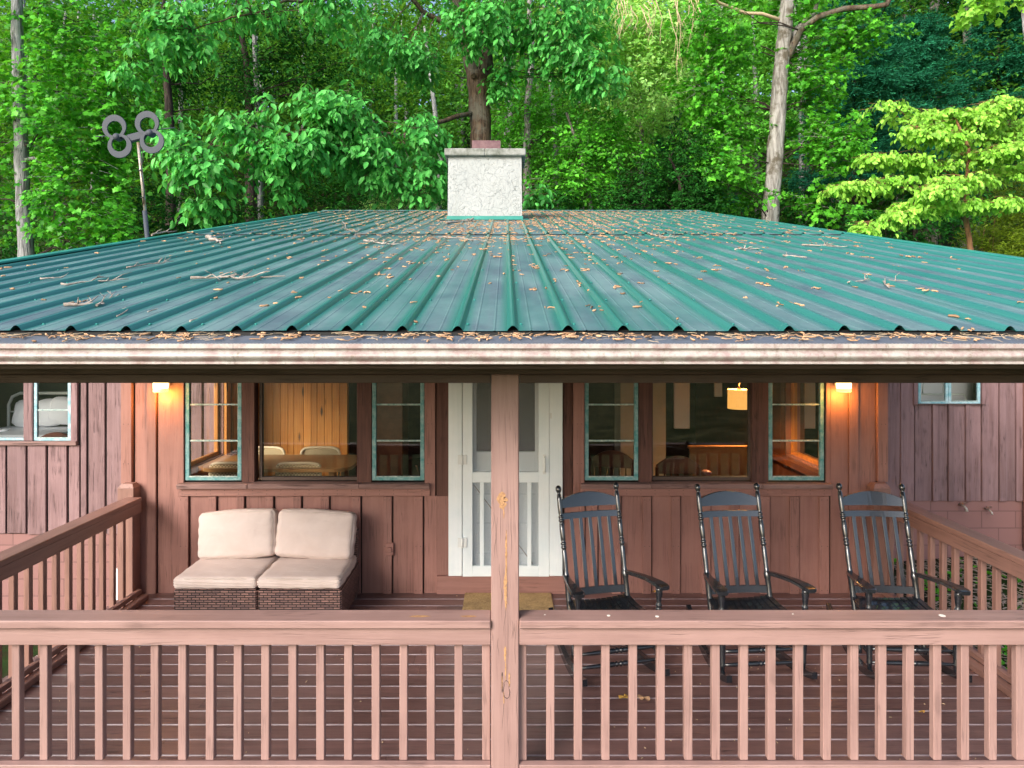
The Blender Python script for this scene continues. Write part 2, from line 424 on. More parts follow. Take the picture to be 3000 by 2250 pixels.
def shade():
    t = NT('lit_linen_shade'); n = t.noise(t.map((90,90,14)), 1, 3); n2 = t.noise(t.map((14,14,90)), 1, 3)
    v = t.math('MULTIPLY_ADD', t.math('ADD', n, n2), .7, .3)
    p = t.n('BsdfPrincipled'); p.inputs['Base Color'].default_value = (.45,.30,.14,1); t.l(t.mix(v, (.40,.14,.02), (1.0,.46,.10)), p.inputs['Emission Color']); p.inputs['Emission Strength'].default_value = .50
    return t.done(p.outputs[0])
M['shade'] = shade()
def pine():
    t = NT('knotty_pine')
    rv = t.n('CombineXYZ'); t.l(t.math('MULTIPLY', t.island(), 31.0), rv.inputs[0]); t.l(t.math('MULTIPLY', t.island(), 17.0), rv.inputs[2])
    va = t.n('VectorMath', operation='ADD'); t.l(t.co, va.inputs[0]); t.l(rv.outputs[0], va.inputs[1]); vec = va.outputs[0]
    g = t.noise(t.map((9,9,.7), vec=vec), 1.6, 5, .6, 1.6)
    wv = t.n('TexWave'); wv.wave_type = 'BANDS'; wv.bands_direction = 'X'; t.l(t.map((1,1,.1), vec=vec), wv.inputs['Vector']); wv.inputs['Scale'].default_value = 14; wv.inputs['Distortion'].default_value = 7; wv.inputs['Detail'].default_value = 2; wv.inputs['Detail Scale'].default_value = 1.2
    c = t.mix(t.ramp(g, [(.3, 0), (.7, 1)]), (.52,.175,.028), (.66,.29,.065)); c = t.mix(t.math('MULTIPLY', wv.outputs[0], .3), c, (.26,.08,.018))
    v = t.n('TexVoronoi'); t.l(t.map((6,6,1.5), vec=vec), v.inputs['Vector']); v.inputs['Scale'].default_value = 1
    c = t.mix(t.ramp(v.outputs['Distance'], [(.07, 1), (.13, 0)]), c, (.05,.018,.008))
    c = hsv_vary(t, c, .35)
    return t.done(t.pbr(c, .4, t.bump(g, .15, .004)))
M['pine'] = pine()
M['table'] = simple('table_oak', (.42,.19,.06), .3, mottle=(.50,.25,.09), mscale=3)
M['cane_wood'] = simple('pale_bentwood', (.85,.68,.44), .4)
def cane():
    t = NT('woven_cane'); ck = t.n('TexChecker'); t.l(t.map((1,1,1)), ck.inputs['Vector']); ck.inputs['Scale'].default_value = 60
    c = t.mix(ck.outputs['Fac'], (.82,.64,.38), (.36,.25,.12)); return t.done(t.pbr(c, .6))
M['cane'] = cane()
M['darkwood'] = simple('dark_stained_wood', (.085,.028,.014), .3, mottle=(.14,.05,.022))
M['orangewood'] = simple('orange_stained_wood', (.26,.095,.022), .35, mottle=(.34,.14,.035))
M['cream'] = simple('cream_painted_brick', (.34,.31,.25), .7, 0, 20, .6, mottle=(.38,.33,.27))
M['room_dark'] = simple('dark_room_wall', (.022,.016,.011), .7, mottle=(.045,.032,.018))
M['green_wall'] = simple('green_bedroom_wall', (.035,.085,.055), .7)
M['linen'] = simple('white_linen', (.84,.86,.90), .8, 0, 9, .8)
M['iron'] = simple('white_iron', (.70,.75,.72), .4)
M['redwood'] = simple('red_brown_wood', (.26,.08,.055), .4)
M['pink'] = simple('pink_ceramic', (.45,.16,.13), .4)
M['tile'] = simple('interior_floor', (.16,.075,.03), .35)
M['catkin'] = simple('dry_catkins', (.42,.25,.14), .9, 1.0)
M['twig'] = simple('grey_dead_twig', (.40,.35,.31), .85, .3, 40, .8, mottle=(.19,.15,.125), mscale=25)
M['straw'] = simple('dry_straw', (.55,.42,.27), .85, .5)
M['yleaf'] = simple('yellow_dry_leaf', (.60,.40,.08), .7, .5, mottle=(.45,.20,.04), mscale=30)
def bark(name, a, b, sc=6, st=1.0, lich=None):
    t = NT(name); g = t.noise(t.map((sc*1.6,sc*1.6,sc*.22)), 1, 7, .65, 1.0)
    c = t.mix(t.ramp(g, [(.38, 0), (.62, 1)]), a, b)
    if lich: c = t.mix(t.ramp(t.noise(scale=1.7, detail=6, rough=.7), [(.5, 0), (.6, .85)]), c, lich)
    return t.done(t.pbr(c, .9, t.bump(g, st, .05), spec=.2))
M['bark_grey'] = bark('grey_ridged_bark', (.34,.35,.35), (.12,.12,.12), 9, 1.0)
M['bark_brown'] = bark('furrowed_brown_bark', (.15,.105,.07), (.045,.03,.022), 7, 1.0, (.13,.125,.10))
M['bark_dark'] = bark('dark_bark', (.055,.042,.034), (.018,.014,.012), 7, 1.0)
M['bark_pale'] = bark('pale_blotched_bark', (.36,.35,.33), (.15,.14,.125), 8, .9, (.085,.07,.045))
M['bark_tan'] = bark('tan_bark', (.36,.19,.10), (.20,.10,.05), 9, .8)
def leaf(name, a, b, trans=.32, rough=.42, ty=1.0, vary=.95, wt=.45, spec=.2):
    t = NT(name)
    at = t.n('Attribute'); at.attribute_name = 'tint'
    r = t.island()
    c = t.mix(t.math('ADD', t.math('MULTIPLY', r, 1 - wt), t.math('MULTIPLY', at.outputs['Fac'], wt)), a, b)
    c = hsv_vary(t, c, vary, t.math('FRACT', t.math('MULTIPLY', r, 7.31)))
    p = t.pbr(c, rough, spec=spec)
    tl = t.n('BsdfTranslucent'); t.l(t.mix(.5, c, (min(1,b[0]*1.7*ty), min(1,b[1]*1.25), b[2]*.5)), tl.inputs[0])
    mx = t.n('MixShader'); mx.inputs[0].default_value = trans; t.l(p, mx.inputs[1]); t.l(tl.outputs[0], mx.inputs[2])
    return t.done(mx.outputs[0])
M['leaf_mid'] = leaf('fresh_green_leaves', (.014,.14,.010), (.16,.60,.045))
M['leaf_big'] = leaf('broad_green_leaves', (.014,.16,.024), (.16,.62,.13))
M['leaf_star'] = leaf('lobed_green_leaves', (.016,.15,.010), (.15,.58,.045))
M['leaf_dog'] = leaf('yellow_green_leaves', (.15,.42,.035), (.38,.72,.10), .30)
M['leaf_dark'] = leaf('dark_green_leaves', (.005,.042,.008), (.030,.165,.02), .3, .6, spec=.06)  # part of this dark green is canopy shade put into the colour
M['leaf_pine'] = leaf('blue_green_needles', (.008,.085,.045), (.03,.24,.11), .2, .6, spec=.08)
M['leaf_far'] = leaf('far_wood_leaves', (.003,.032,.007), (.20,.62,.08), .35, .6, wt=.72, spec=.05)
M['leaf_light'] = leaf('light_green_leaves', (.26,.62,.15), (.55,.90,.32), .5, .6, spec=.08)
M['leaf_yel'] = leaf('olive_feathery_needles', (.11,.19,.012), (.22,.32,.02), .3)
def ground():
    t = NT('grass_and_litter')
    n = t.noise(scale=.8, detail=9, rough=.7); n2 = t.noise(scale=14, detail=6, rough=.75)
    c = t.mix(t.ramp(n, [(.42, 0), (.58, 1)]), (.022,.020,.010), (.018,.055,.010)); c = t.mix(t.math('MULTIPLY', t.ramp(n2, [(.45, 0), (.65, 1)]), .6), c, (.05,.04,.022))
    sp = t.n('SeparateXYZ'); t.l(t.co, sp.inputs[0])
    lawn = t.mix(t.ramp(t.noise(scale=.9, detail=9, rough=.75), [(.44, 0), (.58, 1)]), (.03,.06,.012), (.16,.17,.07))
    c = t.mix(t.ramp(t.math('MULTIPLY_ADD', sp.outputs[1], -.5, .5), [(0, 0), (1, 1)]), c, lawn)
    return t.done(t.pbr(c, .95, t.bump(n2, .8, .05), spec=.1))
M['ground'] = ground()
# ------------------------------------------------------------------ ground
def gz(x, y):
    z = -.78 + .07 * max(-7, min(7, x))
    if y > 19: z += .50 * (y - 19) ** 1.03 * (1 if y < 60 else (60/y) ** .5)
    return z
def make_ground():
    mb = MB(); xs = np.concatenate([np.linspace(-150, -14, 12), np.linspace(-12, 12, 33), np.linspace(14, 150, 12)]); ys = np.concatenate([np.linspace(-160, -8, 10), np.linspace(-5, 22, 28), np.linspace(25, 200, 26)])
    for x in xs:
        for y in ys: mb.v.append((x, y, gz(x, y) + .12 * math.sin(x * .7 + y * .31) * (1 if y > 19 else .15)))
    n = len(ys)
    for i in range(len(xs) - 1):
        for j in range(n - 1): mb.f.append((i*n+j, (i+1)*n+j, (i+1)*n+j+1, i*n+j+1)); mb.sm.append(True); mb.mi.append(0)
    tag(mb.build('ground', M['ground']), kind='structure')
make_ground()

# ------------------------------------------------------------------ porch floor: boards with rounded edges
YW, YP = 6.04, 3.40           # front wall plane, railing plane
XL, XR = -3.40, 3.378
mb = MB(); y = 3.714 - .1451 * 3
while y < YW - .01:
    y1 = min(y + .1451 - .006, YW)
    e = .005
    prof = [(y, -.035), (y, -e), (y + e, 0), (y1 - e, 0), (y1, -e), (y1, -.035)]
    cuts = [-3.36, 3.44]
    if rnd.random() < .6: cuts.insert(1, rnd.choice([-1.9, -.6, .75, 2.0]) + rnd.uniform(-.05, .05))
    for a, b in zip(cuts[:-1], cuts[1:]): mb.extrude(prof, a + .001, b - .001)
    y += .1451
floor = mb.build('porch_floor', M['deck']); tag(floor, kind='structure')
# pale strips along every board gap: sky light on the edges, painted in
M['edge'] = simple('board_edge_highlight', (.36,.29,.31), .4, 0, 50, .5, mottle=(.18,.13,.14), mscale=5)
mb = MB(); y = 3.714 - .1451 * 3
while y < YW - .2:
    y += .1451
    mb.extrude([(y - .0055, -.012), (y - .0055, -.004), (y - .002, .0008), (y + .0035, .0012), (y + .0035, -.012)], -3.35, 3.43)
o = mb.build('edge_highlight', M['edge'], floor)
mb = MB()
for x in np.arange(-3.2, 3.4, .5): mb.box(x, x + .04, 3.36, YW, -.2, -.037)
mb.box(-3.38, 3.46, 3.30, 3.34, -.22, -.04)
mb.build('joist', M['beam'], floor)

# ------------------------------------------------------------------ the cabin
cabin = thing('cabin', 'brown board and batten cabin with a green ribbed metal roof and covered porch', 'cabin', (0, 6.04, -.05))
def wx(x): return (x - CX) * YW / F
WT = 2.72
Z_SILL, Z_HEAD = 1.0, 2.03
wins = [('left', wx(541), wx(1245)), ('right', wx(1712), wx(2416))]
# backing wall with openings
mb = MB(); yb0, yb1 = YW + .002, YW + .10
mb.box(XL, wx(541), yb0, yb1, -.05, WT); mb.box(wx(1245), wx(1354), yb0, yb1, -.05, WT); mb.box(wx(1609), wx(1712), yb0, yb1, -.05, WT); mb.box(wx(2416), XR, yb0, yb1, -.05, WT)
mb.box(wx(541), wx(1245), yb0, yb1, -.05, Z_SILL - .02); mb.box(wx(1712), wx(2416), yb0, yb1, -.05, Z_SILL - .02)
mb.box(wx(541), wx(1245), yb0, yb1, Z_HEAD, WT); mb.box(wx(1712), wx(2416), yb0, yb1, Z_HEAD, WT); mb.box(wx(1354), wx(1609), yb0, yb1, 2.2, WT); mb.box(wx(1354), wx(1609), yb0, yb1, -.05, .14)
front = mb.build('front_wall', M['dark'], cabin)
# boards: (x0, x1, z0, z1, proud)
def board(mb, a, b, z0, z1, d=.018, c=.003): mb.box(wx(a), wx(b), YW - d, YW + .001, z0, z1, c)
mb = MB(); old = MB()
board(mb, 362, 393, .97, WT, .045); board(mb, 362, 397, -.02, .965, .012); old_ = old
board(mb, 398, 434, -.02, WT, .016); board(mb, 434.5, 462, -.02, WT, .034); board(mb, 466, 541, -.02, WT, .018)
def lower(mb, x0, x1, battens, ztop=.86):
    # wide boards behind, battens in front; a dark joint stays open at the right of each batten
    xs = [x0] + [b for a, b in battens] + [x1]
    for k in range(len(xs) - 1):
        if xs[k+1] - xs[k] > 6: board(mb, xs[k] + 3.5, xs[k+1] - .4, -.02, ztop, .014, .002)
    for a, b in battens: board(mb, a, b, -.02, ztop, .036, .003)
sx = lambda v: 500 + v / 2.2125
left_b = [(529, sx(125)), (sx(252), sx(305)), (sx(435), sx(485)), (sx(620), sx(672)), (sx(800), sx(852)), (sx(978), sx(1032)), (sx(1180), sx(1235)), (sx(1380), sx(1437)), (sx(1580), sx(1637))]
lower(mb, 541, 1281, left_b)
board(mb, 1245, 1276, .86, WT, .028); board(old, 1279, 1314, .86, WT, .020); board(mb, 1276, 1314, .156, .859, .012)
s4 = lambda v: 1600 + v / 2.211
right_b = [(s4(218), s4(247)), (s4(297), s4(330)), (s4(425), s4(480)), (s4(620), s4(676)), (s4(805), s4(863)), (s4(1000), s4(1058)), (s4(1185), s4(1240)), (s4(1375), s4(1440)), (2309, 2337), (2396, 2424)]
lower(mb, 1650, 2430, right_b, .86)
board(old, 1649, 1676, .86, WT, .016); board(mb, 1678, 1711, .86, WT, .030)
board(mb, 2417, 2430, .86, WT, .022); board(mb, 2430.5, 2482, -.02, WT, .016); board(mb, 2482.5, 2510, -.02, WT, .034); board(mb, 2511, 2563, -.02, WT, .014); board(mb, 2564, 2594, .99, WT, .045); board(mb, 2564, 2594, -.02, .98, .012)
# boards above the windows
for a, b in ((541, 1245), (1712, 2416)): board(mb, a, b, Z_HEAD + .002, WT, .022)
board(mb, 1316, 1646, 2.26, WT, .022)
mb.build('siding', M['wall'], front); split_build(old, 'weathered_board', M['bare'], front)
mb = MB()
for a, b in ((529, 1261.6), (1698.6, 2429)):
    board(mb, a, b, .865, .933, .046)
board(mb, 1281, 1656, -.01, .155, .042)
# painted-over outlet covers
split_build(mb, 'trim_board', M['wall_h'], front)
mb = MB(); n = MB()
# nail heads
for a, b in left_b + right_b:
    for z in (.83, .42, .03):
        for xx in (a + 6, b - 6): n.box(wx(xx) - .003, wx(xx) + .003, YW - .0375, YW - .035, z - .003, z + .003)
for a, b in ((529, 1261.6), (1698.6, 2429)):
    for xx in np.arange(a + 12, b, 41):
        for z in (.885, .915): n.box(wx(xx) - .003, wx(xx) + .003, YW - .0475, YW - .045, z - .003, z + .003)
for xx in (1255, 1266, 1690, 1702, 370, 384, 2575, 2586):
    for z in (1.15, 1.5): n.box(wx(xx) - .003, wx(xx) + .003, YW - (.0465 if xx in (370, 384, 2575, 2586) else .0315), YW - .028, z - .003, z + .003)
n.build('nail_head', M['beam'], front)
for cx_, cz_ in ((1144, 1604), (1817, 1604)):
    mb = MB(); x = wx(cx_); z = H - (cz_ - HY) * YW / F
    mb.box(x - .034, x + .034, YW - .052, YW - .034, z - .055, z + .055, .004); mb.tube([(x, YW - .052, z), (x, YW - .066, z)], [.024, .020], 14); mb.tube([(x, YW - .066, z), (x, YW - .070, z)], [.008, .008], 8)
    mb.build('outlet_cover', M['wall_h'], front)

# ---- windows
def sash(par, x0, x1, z0, z1, y, mat, rows=3, st=.036, name='sash', bars=None):
    """side-hung sash with thin bars; returns the frame object"""
    f = MB(); d = .035
    f.box(x0, x0 + st, y, y + d, z0, z1, .003); f.box(x1 - st, x1, y, y + d, z0, z1, .003)
    f.box(x0 + st, x1 - st, y + .001, y + d - .001, z0, z0 + st * .8, .002); f.box(x0 + st, x1 - st, y + .001, y + d - .001, z1 - st, z1, .002)
    fr = f.build('sash', mat, par)
    b = MB(); za, zb = z0 + st * .8, z1 - st
    for k in range(1, rows):
        z = za + (zb - za) * k / rows
        b.box(x0 + st - .001, x1 - st + .001, y + .008, y + .026, z - .007, z + .007, .002)
    # crumbling putty on the bottom rail
    b.box(x0 + st, x1 - st, y - .002, y + .010, za - .001, za + .010, .002)
    split_build(b, 'glazing_bar', M['putty'], fr)
    g = MB(); g.quad((x0 + st, y + .018, za), (x1 - st, y + .018, za), (x1 - st, y + .018, zb), (x0 + st, y + .018, zb)); g.build('pane', M['glass'], fr)
    return fr
def post_board(mb, a, b): mb.box(wx(a), wx(b), YW - .012, YW + .09, Z_SILL - .02, Z_HEAD, .004)
for nm, xa, xb, ps in (('left', 529, 1261.6, [(543, 708), (709, 747, 'b'), (747, 760, 'g'), (762, 1045), (1046.5, 1089, 'b'), (1090, 1243.5)]),
                       ('right', 1698.6, 2429, [(1712.5, 1870), (1871, 1910, 'b'), (1910, 1913, 'g'), (1914, 2200), (2203, 2250, 'b'), (2251, 2414)])):
    wemp = bpy.data.objects.new('window', None); COL.objects.link(wemp); wemp.parent = cabin; wemp.location = (wx((xa + xb) / 2), 0, 1.0)
    mb = MB()
    for p in ps:
        if len(p) == 3 and p[2] == 'b': post_board(mb, p[0], p[1])
    split_build(mb, 'mullion', M['bare'], wemp)
    k = [p for p in ps if len(p) == 2]
    sash(wemp, wx(k[0][0]), wx(k[0][1]), Z_SILL - .005, Z_HEAD - .004, YW - .004, M['teal'])
    sash(wemp, wx(k[2][0]), wx(k[2][1]), Z_SILL - .005, Z_HEAD - .004, YW - .004, M['teal'])
    a, b = wx(k[1][0]), wx(k[1][1])
    mb = MB(); mb.box(a - .02, a + .004, YW + .035, YW + .085, Z_SILL, Z_HEAD); mb.box(b - .004, b + .012, YW + .035, YW + .085, Z_SILL, Z_HEAD); mb.box(a, b, YW + .030, YW + .085, Z_SILL - .01, Z_SILL + .018)
    split_build(mb, 'fixed_frame', M['beam'], wemp)
    g = MB(); g.quad((a, YW + .05, Z_SILL + .016), (b, YW + .05, Z_SILL + .016), (b, YW + .05, Z_HEAD), (a, YW + .05, Z_HEAD)); g.build('pane', M['glass'], wemp)
    mb = MB(); cuts = [xa, xa + (xb - xa) * .28, xa + (xb - xa) * .72, xb]
    for q in range(3): mb.box(wx(cuts[q]) + .001, wx(cuts[q+1]) - .001, YW - .085 + .004 * (q % 2), YW + .03, .936, .936 + .042 + .003 * (q % 2), .004)
    split_build(mb, 'sill', M['old_h'], wemp)
    if nm == 'left':
        mb = MB(); c = px(1222, 1385, YW - .01); mb.tube([c + Vector((0,.06,0)), c + Vector((-.012,.06,.045)), c + Vector((-.02,.06,.055))], [.006,.006,.010], 8); mb.build('window_latch', M['brass'], wemp)
# ---- doors
door = bpy.data.objects.new('screen_door', None); COL.objects.link(door); door.parent = cabin; door.location = (0, 0, .15)
ZD0, ZD1 = .146, 2.18; yd = YW - .04
mb = MB(); mb.box(wx(1315), wx(1354.6), YW - .048, YW + .02, .16, 2.26, .004); mb.box(wx(1609), wx(1647), YW - .048, YW + .02, .16, 2.26, .004)
split_build(mb, 'door_casing', M['white'], door)
mb = MB(); mb.box(wx(1355.8), wx(1385), yd, YW, ZD0, ZD1, .003); mb.box(wx(1577.5), wx(1608), yd, YW, ZD0, ZD1, .003)
for x in (1412.5, 1458, 1504, 1550.8): mb.box(wx(x) - .018, wx(x) + .018, yd + .006, YW - .004, .245, .985, .003)
split_build(mb, 'stile', M['white'], door)
zz = lambda y: H - (y - HY) * YW / F
mb = MB(); mb.box(wx(1385), wx(1577.5), yd + .001, YW - .001, ZD0, zz(1654), .003); mb.box(wx(1385), wx(1577.5), yd + .001, YW - .001, zz(1411), zz(1380.7), .003); mb.box(wx(1385), wx(1577.5), yd + .001, YW - .001, ZD1 - .1, ZD1, .003)
split_build(mb, 'rail', M['white_x'], door)
mb = MB(); mb.quad((wx(1385), YW - .012, ZD0 + .05), (wx(1577.5), YW - .012, ZD0 + .05), (wx(1577.5), YW - .012, ZD1), (wx(1385), YW - .012, ZD1)); mb.build('screen', M['screen'], door)
for z in (zz(1344), zz(1585)):
    mb = MB(); mb.box(wx(1342), wx(1369), yd - .012, yd + .001, z - .042, z + .042, .002); mb.tube([(wx(1355.5), yd - .014, z - .044), (wx(1355.5), yd - .014, z + .044)], .008, 8); mb.build('hinge', M['hinge'], door)
mb = MB(); x = wx(1594.5); z0, z1 = zz(1380), zz(1336)
mb.tube([(x, yd, z0), (x, yd - .035, z0 + .012), (x, yd - .04, (z0 + z1) / 2), (x, yd - .035, z1 - .012), (x, yd, z1)], [.007, .009, .011, .009, .007], 8); mb.box(x - .014, x + .014, yd - .004, yd, z1 - .004, z1 + .02); mb.box(x - .014, x + .014, yd - .004, yd, z0 - .02, z0 + .004)
mb.build('handle', M['hinge'], door)
mb = MB(); x = wx(1612); mb.box(x - .006, x + .01, YW - .056, YW - .048, zz(1224), zz(1208)); mb.build('latch', M['hinge'], door)
mb = MB(); mb.tube([(wx(1388), YW - .004, zz(1420)), (wx(1560), YW - .004, zz(1650))], .004, 6); mb.build('brace_wire', M['steel'], door)
inner = bpy.data.objects.new('inner_door', None); COL.objects.link(inner); inner.parent = cabin; inner.location = (0, .07, .15)
yi = YW + .05; a, b = wx(1385), wx(1578)
mb = MB(); mb.box(a - .09, a + .03, yi, yi + .04, .15, 2.2, .002); mb.box(b - .03, b + .09, yi, yi + .04, .15, 2.2, .002)
for z0, z1 in ((.15, .33), (.54, .60), (.79, .86), (1.06, 1.24), (2.05, 2.2)): mb.box(a + .03, b - .03, yi + .001, yi + .039, z0, z1, .002)
split_build(mb, 'frame', M['grey_door'], inner)
mb = MB(); mb.box(a + .03, b - .03, yi + .015, yi + .03, .15, 1.2); mb.build('panel', M['grey_door'], inner)
mb = MB(); mb.quad((a + .03, yi + .02, 1.24), (b - .03, yi + .02, 1.24), (b - .03, yi + .02, 2.05), (a + .03, yi + .02, 2.05)); mb.build('pane', M['glass'], inner)

# ---- side walls, wings
YB = 8.20
def wgx(x): return (x - CX) * YB / F
def wgz(y): return H - (y - HY) * YB / F
mb = MB()
for X0, X1 in ((XL, XL + .08), (XR - .08, XR)):
    mb.box(X0, X1, YW + .10, 6.45, -1.2, WT); mb.box(X0, X1, 6.45, 7.98, -1.2, .88); mb.box(X0, X1, 6.45, 7.98, 2.15, WT); mb.box(X0, X1, 7.98, 14.0, -1.2, WT)  # side windows widened forward, out of view, to let in more daylight
mb.box(XL, XR, YW + .01, YW + .09, -1.2, -.06)
split_build(mb, 'side_wall', M['wall'], cabin)
mb = MB(); mb.box(XL, XR, 13.9, 14.0, -1.2, WT); mb.build('back_wall', M['wall'], cabin)
for s, X in ((-1, XL), (1, XR)):
    o = bpy.data.objects.new('side_window', None); COL.objects.link(o); o.parent = cabin; o.location = (X, 1.6, .9)
    mb = MB(); x0, x1 = (X - .01, X + .03) if s < 0 else (X - .03, X + .01)
    mb.box(x0, x1, 6.45, 6.49, .88, 2.15, .002); mb.box(x0, x1, 7.24, 7.28, .88, 2.15, .002); mb.box(x0, x1, 7.94, 7.98, .88, 2.15, .002); mb.box(x0, x1, 6.49, 7.94, .881, .92, .002); mb.box(x0, x1, 6.49, 7.94, 2.11, 2.149, .002)
    split_build(mb, 'sash', M['pine'], o)
    mb = MB(); mb.quad((X, 6.49, .92), (X, 7.94, .92), (X, 7.94, 2.11), (X, 6.49, 2.11)); mb.build('pane', M['glass'], o)
# left wing: overlapping rough boards with dark joints, one window bank
def wing_boards(mb, edges, z0, z1, under=.0):
    for i in range(len(edges) - 1):
        a, b = edges[i], edges[i+1]
        mb.box(wgx(a) + .024, wgx(b) - .002, YB - .022 - .012 * rnd.random(), YB + .001, z0 + rnd.uniform(-.01, .01), z1, .005)
wl = MB(); ZB = wgz(1563)
back = MB(); back.box(-9.0, -7.2, YB, YB + .1, ZB, 2.6); back.box(-7.2, wgx(212), YB, YB + .1, ZB, .99); back.box(-7.2, wgx(212), YB, YB + .1, 2.05, 2.6); back.box(wgx(212), XL + .02, YB, YB + .1, ZB, 2.6)
lw = back.build('wing_wall', M['dark'], cabin, label='left wing wall of weathered boards with a bedroom window')
lo = [-60, -32, 22, 80, 139, 199, 257]
lo = [-700 + 58 * k for k in range(12)] + [20, 80, 139, 199, 236]
wing_boards(wl, lo, ZB, wgz(1303))
wing_boards(wl, [234, 256.5, 310, 364, 420, 478, 536, 594, 655], ZB, 2.6)
wing_boards(wl, [-702, -640, -580, -520, -460, -400, -340, -268], .99, 2.6)
wing_boards(wl, [-266 + 62 * k for k in range(8)], 2.06, 2.6)
wl.box(wgx(212), wgx(231), YB - .035, YB, .99, 2.6, .004)
wl.box(wgx(76), wgx(103), YB - .045, YB + .02, wgz(1290), 2.05, .004)
wl.build('siding', M['old'], lw)
mb = MB(); mb.box(-7.2, wgx(231), YB - .06, YB + .03, wgz(1303), wgz(1291), .004); mb.build('sill', M['old_h'], lw)
sash(lw, wgx(104), wgx(212), wgz(1290), wgz(1290) + 1.08, YB - .03, M['blue'], 3, .038)
mb = MB(); mb.box(-7.2, wgx(76), YB - .01, YB + .02, wgz(1290), wgz(1290) + .03, .003); mb.build('fixed_frame', M['blue'], lw)
mb = MB(); mb.quad((-7.2, YB + .01, 1.0), (wgx(76), YB + .01, 1.0), (wgx(76), YB + .01, 2.05), (-7.2, YB + .01, 2.05)); mb.build('pane', M['glass'], lw)
mb = MB(); mb.box(-9.0, XL, YB - .005, YB + .15, -2.0, ZB - .002); mb.build('foundation', M['block'], lw)
# right wing: tight battens, small high window
s5 = lambda v: 2300 + v / 2.211
ZR = wgz(1080 + 855 / 2.211)
wr = MB(); back = MB(); wa, wb, wz = s5(853), s5(1256), wgz(1180)
back.box(XR - .02, wgx(wa), YB, YB + .1, ZR, 2.6); back.box(wgx(wb), 9.2, YB, YB + .1, ZR, 2.6); back.box(wgx(wa), wgx(wb), YB, YB + .1, ZR, wz); back.box(wgx(wa), wgx(wb), YB, YB + .1, wz + .7, 2.6)
rw = back.build('wing_wall', M['dark'], cabin, label='right wing wall of mauve boards above painted blocks')
def rb(a, b, d, z0, z1): wr.box(wgx(s5(a)) + .001, wgx(s5(b)) - .001, YB - d, YB, z0, z1, .004)
for a, b in ((652, 742), (748, 832)): rb(a, b, .02, ZR, 2.6)
rb(738, 752, .035, ZR, 2.6)
for k in range(5): rb(5 + k * 129, 5 + k * 129 + 100, .018, ZR, 2.6); rb(5 + k * 129 + 100, 5 + k * 129 + 128, .038, ZR, 2.6)
for k in range(8): rb(2052 + k * 130, 2052 + k * 130 + 92, .018, ZR, 2.6); rb(2052 + k * 130 + 92, 2052 + k * 130 + 129, .038, ZR, 2.6)
wzs = wgz(1080 + 228 / 2.211)
for a, b in ((836, 944), (977, 1046), (1082, 1158), (1194, 1262)): rb(a, b, .018, ZR, wzs)
for a, b in ((944, 977), (1046, 1082), (1158, 1194)): rb(a, b, .04, ZR, wzs)
rb(822, 850, .038, wz - .03, 2.6)
for k, (a, b) in enumerate(((1262, 1300), (1300, 1376), (1376, 1420), (1420, 1484), (1484, 1536), (1536, 1600), (1600, 1640), (1640, 1720), (1720, 1760), (1760, 1840), (1840, 1880), (1880, 1960), (1960, 2050))): rb(a + 1, b - 1, .038 if k % 2 == 0 else .018, ZR, 2.6)
wr.build('siding', M['old'], rw)
mb = MB(); mb.box(wgx(s5(832)), wgx(s5(1278)), YB - .06, YB, wzs, wz - .012, .003); mb.build('sill', M['old_h'], rw)
mid = (wgx(wa) + wgx(wb)) / 2 - .01
for a, b in ((wgx(wa) + .002, mid - .002), (mid + .002, wgx(wb) - .002)): sash(rw, a, b, wz - .008, wz + .62, YB - .03, M['blue'], 1, .032)
mb = MB(); mb.box(XR, 9.2, YB - .004, YB + .15, -2.0, ZR - .002); mb.build('foundation', M['block'], rw)
mb = MB(); x = wgx(s5(1539)); mb.tube([(x, YB - .06, 2.4), (x, YB - .06, wgz(1600)), (x + .05, YB - .07, wgz(1618)), (x + .5, YB - .08, wgz(1640))], .036, 8); mb.build('downspout', M['brownpipe'], rw)
# wing roofs
for x0, x1 in ((-9.3, XL - .42), (XR + .68, 9.5)):
    mb = MB(); mb.extrude([(7.75, 2.52), (11.5, 2.95), (15.3, 2.4), (15.3, 2.34), (11.5, 2.89), (7.75, 2.46)], x0, x1); mb.build('wing_roof', M['greentrim'], cabin)

# ---- main roof
SL = .2204; Y0, YR = 2.81, 14.2; RX0, RX1 = -3.82, 4.04
def rz(y): return 2.317 + SL * (y - Y0) if y <= YR else 2.317 + SL * (YR - Y0) - .30 * (y - YR)
def rib_profile(x0, x1):
    pts = []
    k0 = math.floor((x0 - .029) / .2286) - 1; k1 = math.ceil((x1 - .029) / .2286) + 1
    for k in range(k0, k1 + 1):
        c = .029 + .2286 * k
        for dx, dz in ((-.024, 0), (-.017, .010), (-.008, .019), (0, .0215), (.008, .019), (.017, .010), (.024, 0), (.070, 0), (.076, .0022), (.082, 0), (.1143, 0), (.1466, 0), (.1526, .0022), (.1586, 0)):
            if x0 < c + dx < x1: pts.append((c + dx, dz))
    return [(x0, 0)] + pts + [(x1, 0)]
prof = rib_profile(RX0, RX1)
def sheet(name, ya, yb, lift, n):
    mb = MB(); ys = np.linspace(ya, yb, n)
    for y in ys:
        for x, dz in prof: mb.v.append((x, y, rz(y) + dz + lift + .0025 * math.sin(x * 5.3 + y * 2.1) * (1 if ya < y < yb else .6)))
    m = len(prof)
    for j in range(len(ys) - 1):
        for i in range(m - 1): mb.f.append((j*m+i, j*m+i+1, (j+1)*m+i+1, (j+1)*m+i)); mb.sm.append(False); mb.mi.append(0)
    me = mb.mesh(name, cabin.location); me.materials.append(M['roof'])
    o = bpy.data.objects.new(name, me); COL.objects.link(o); o.parent = cabin
    return o
roof = sheet('roof', Y0, 7.97, 0, 14)
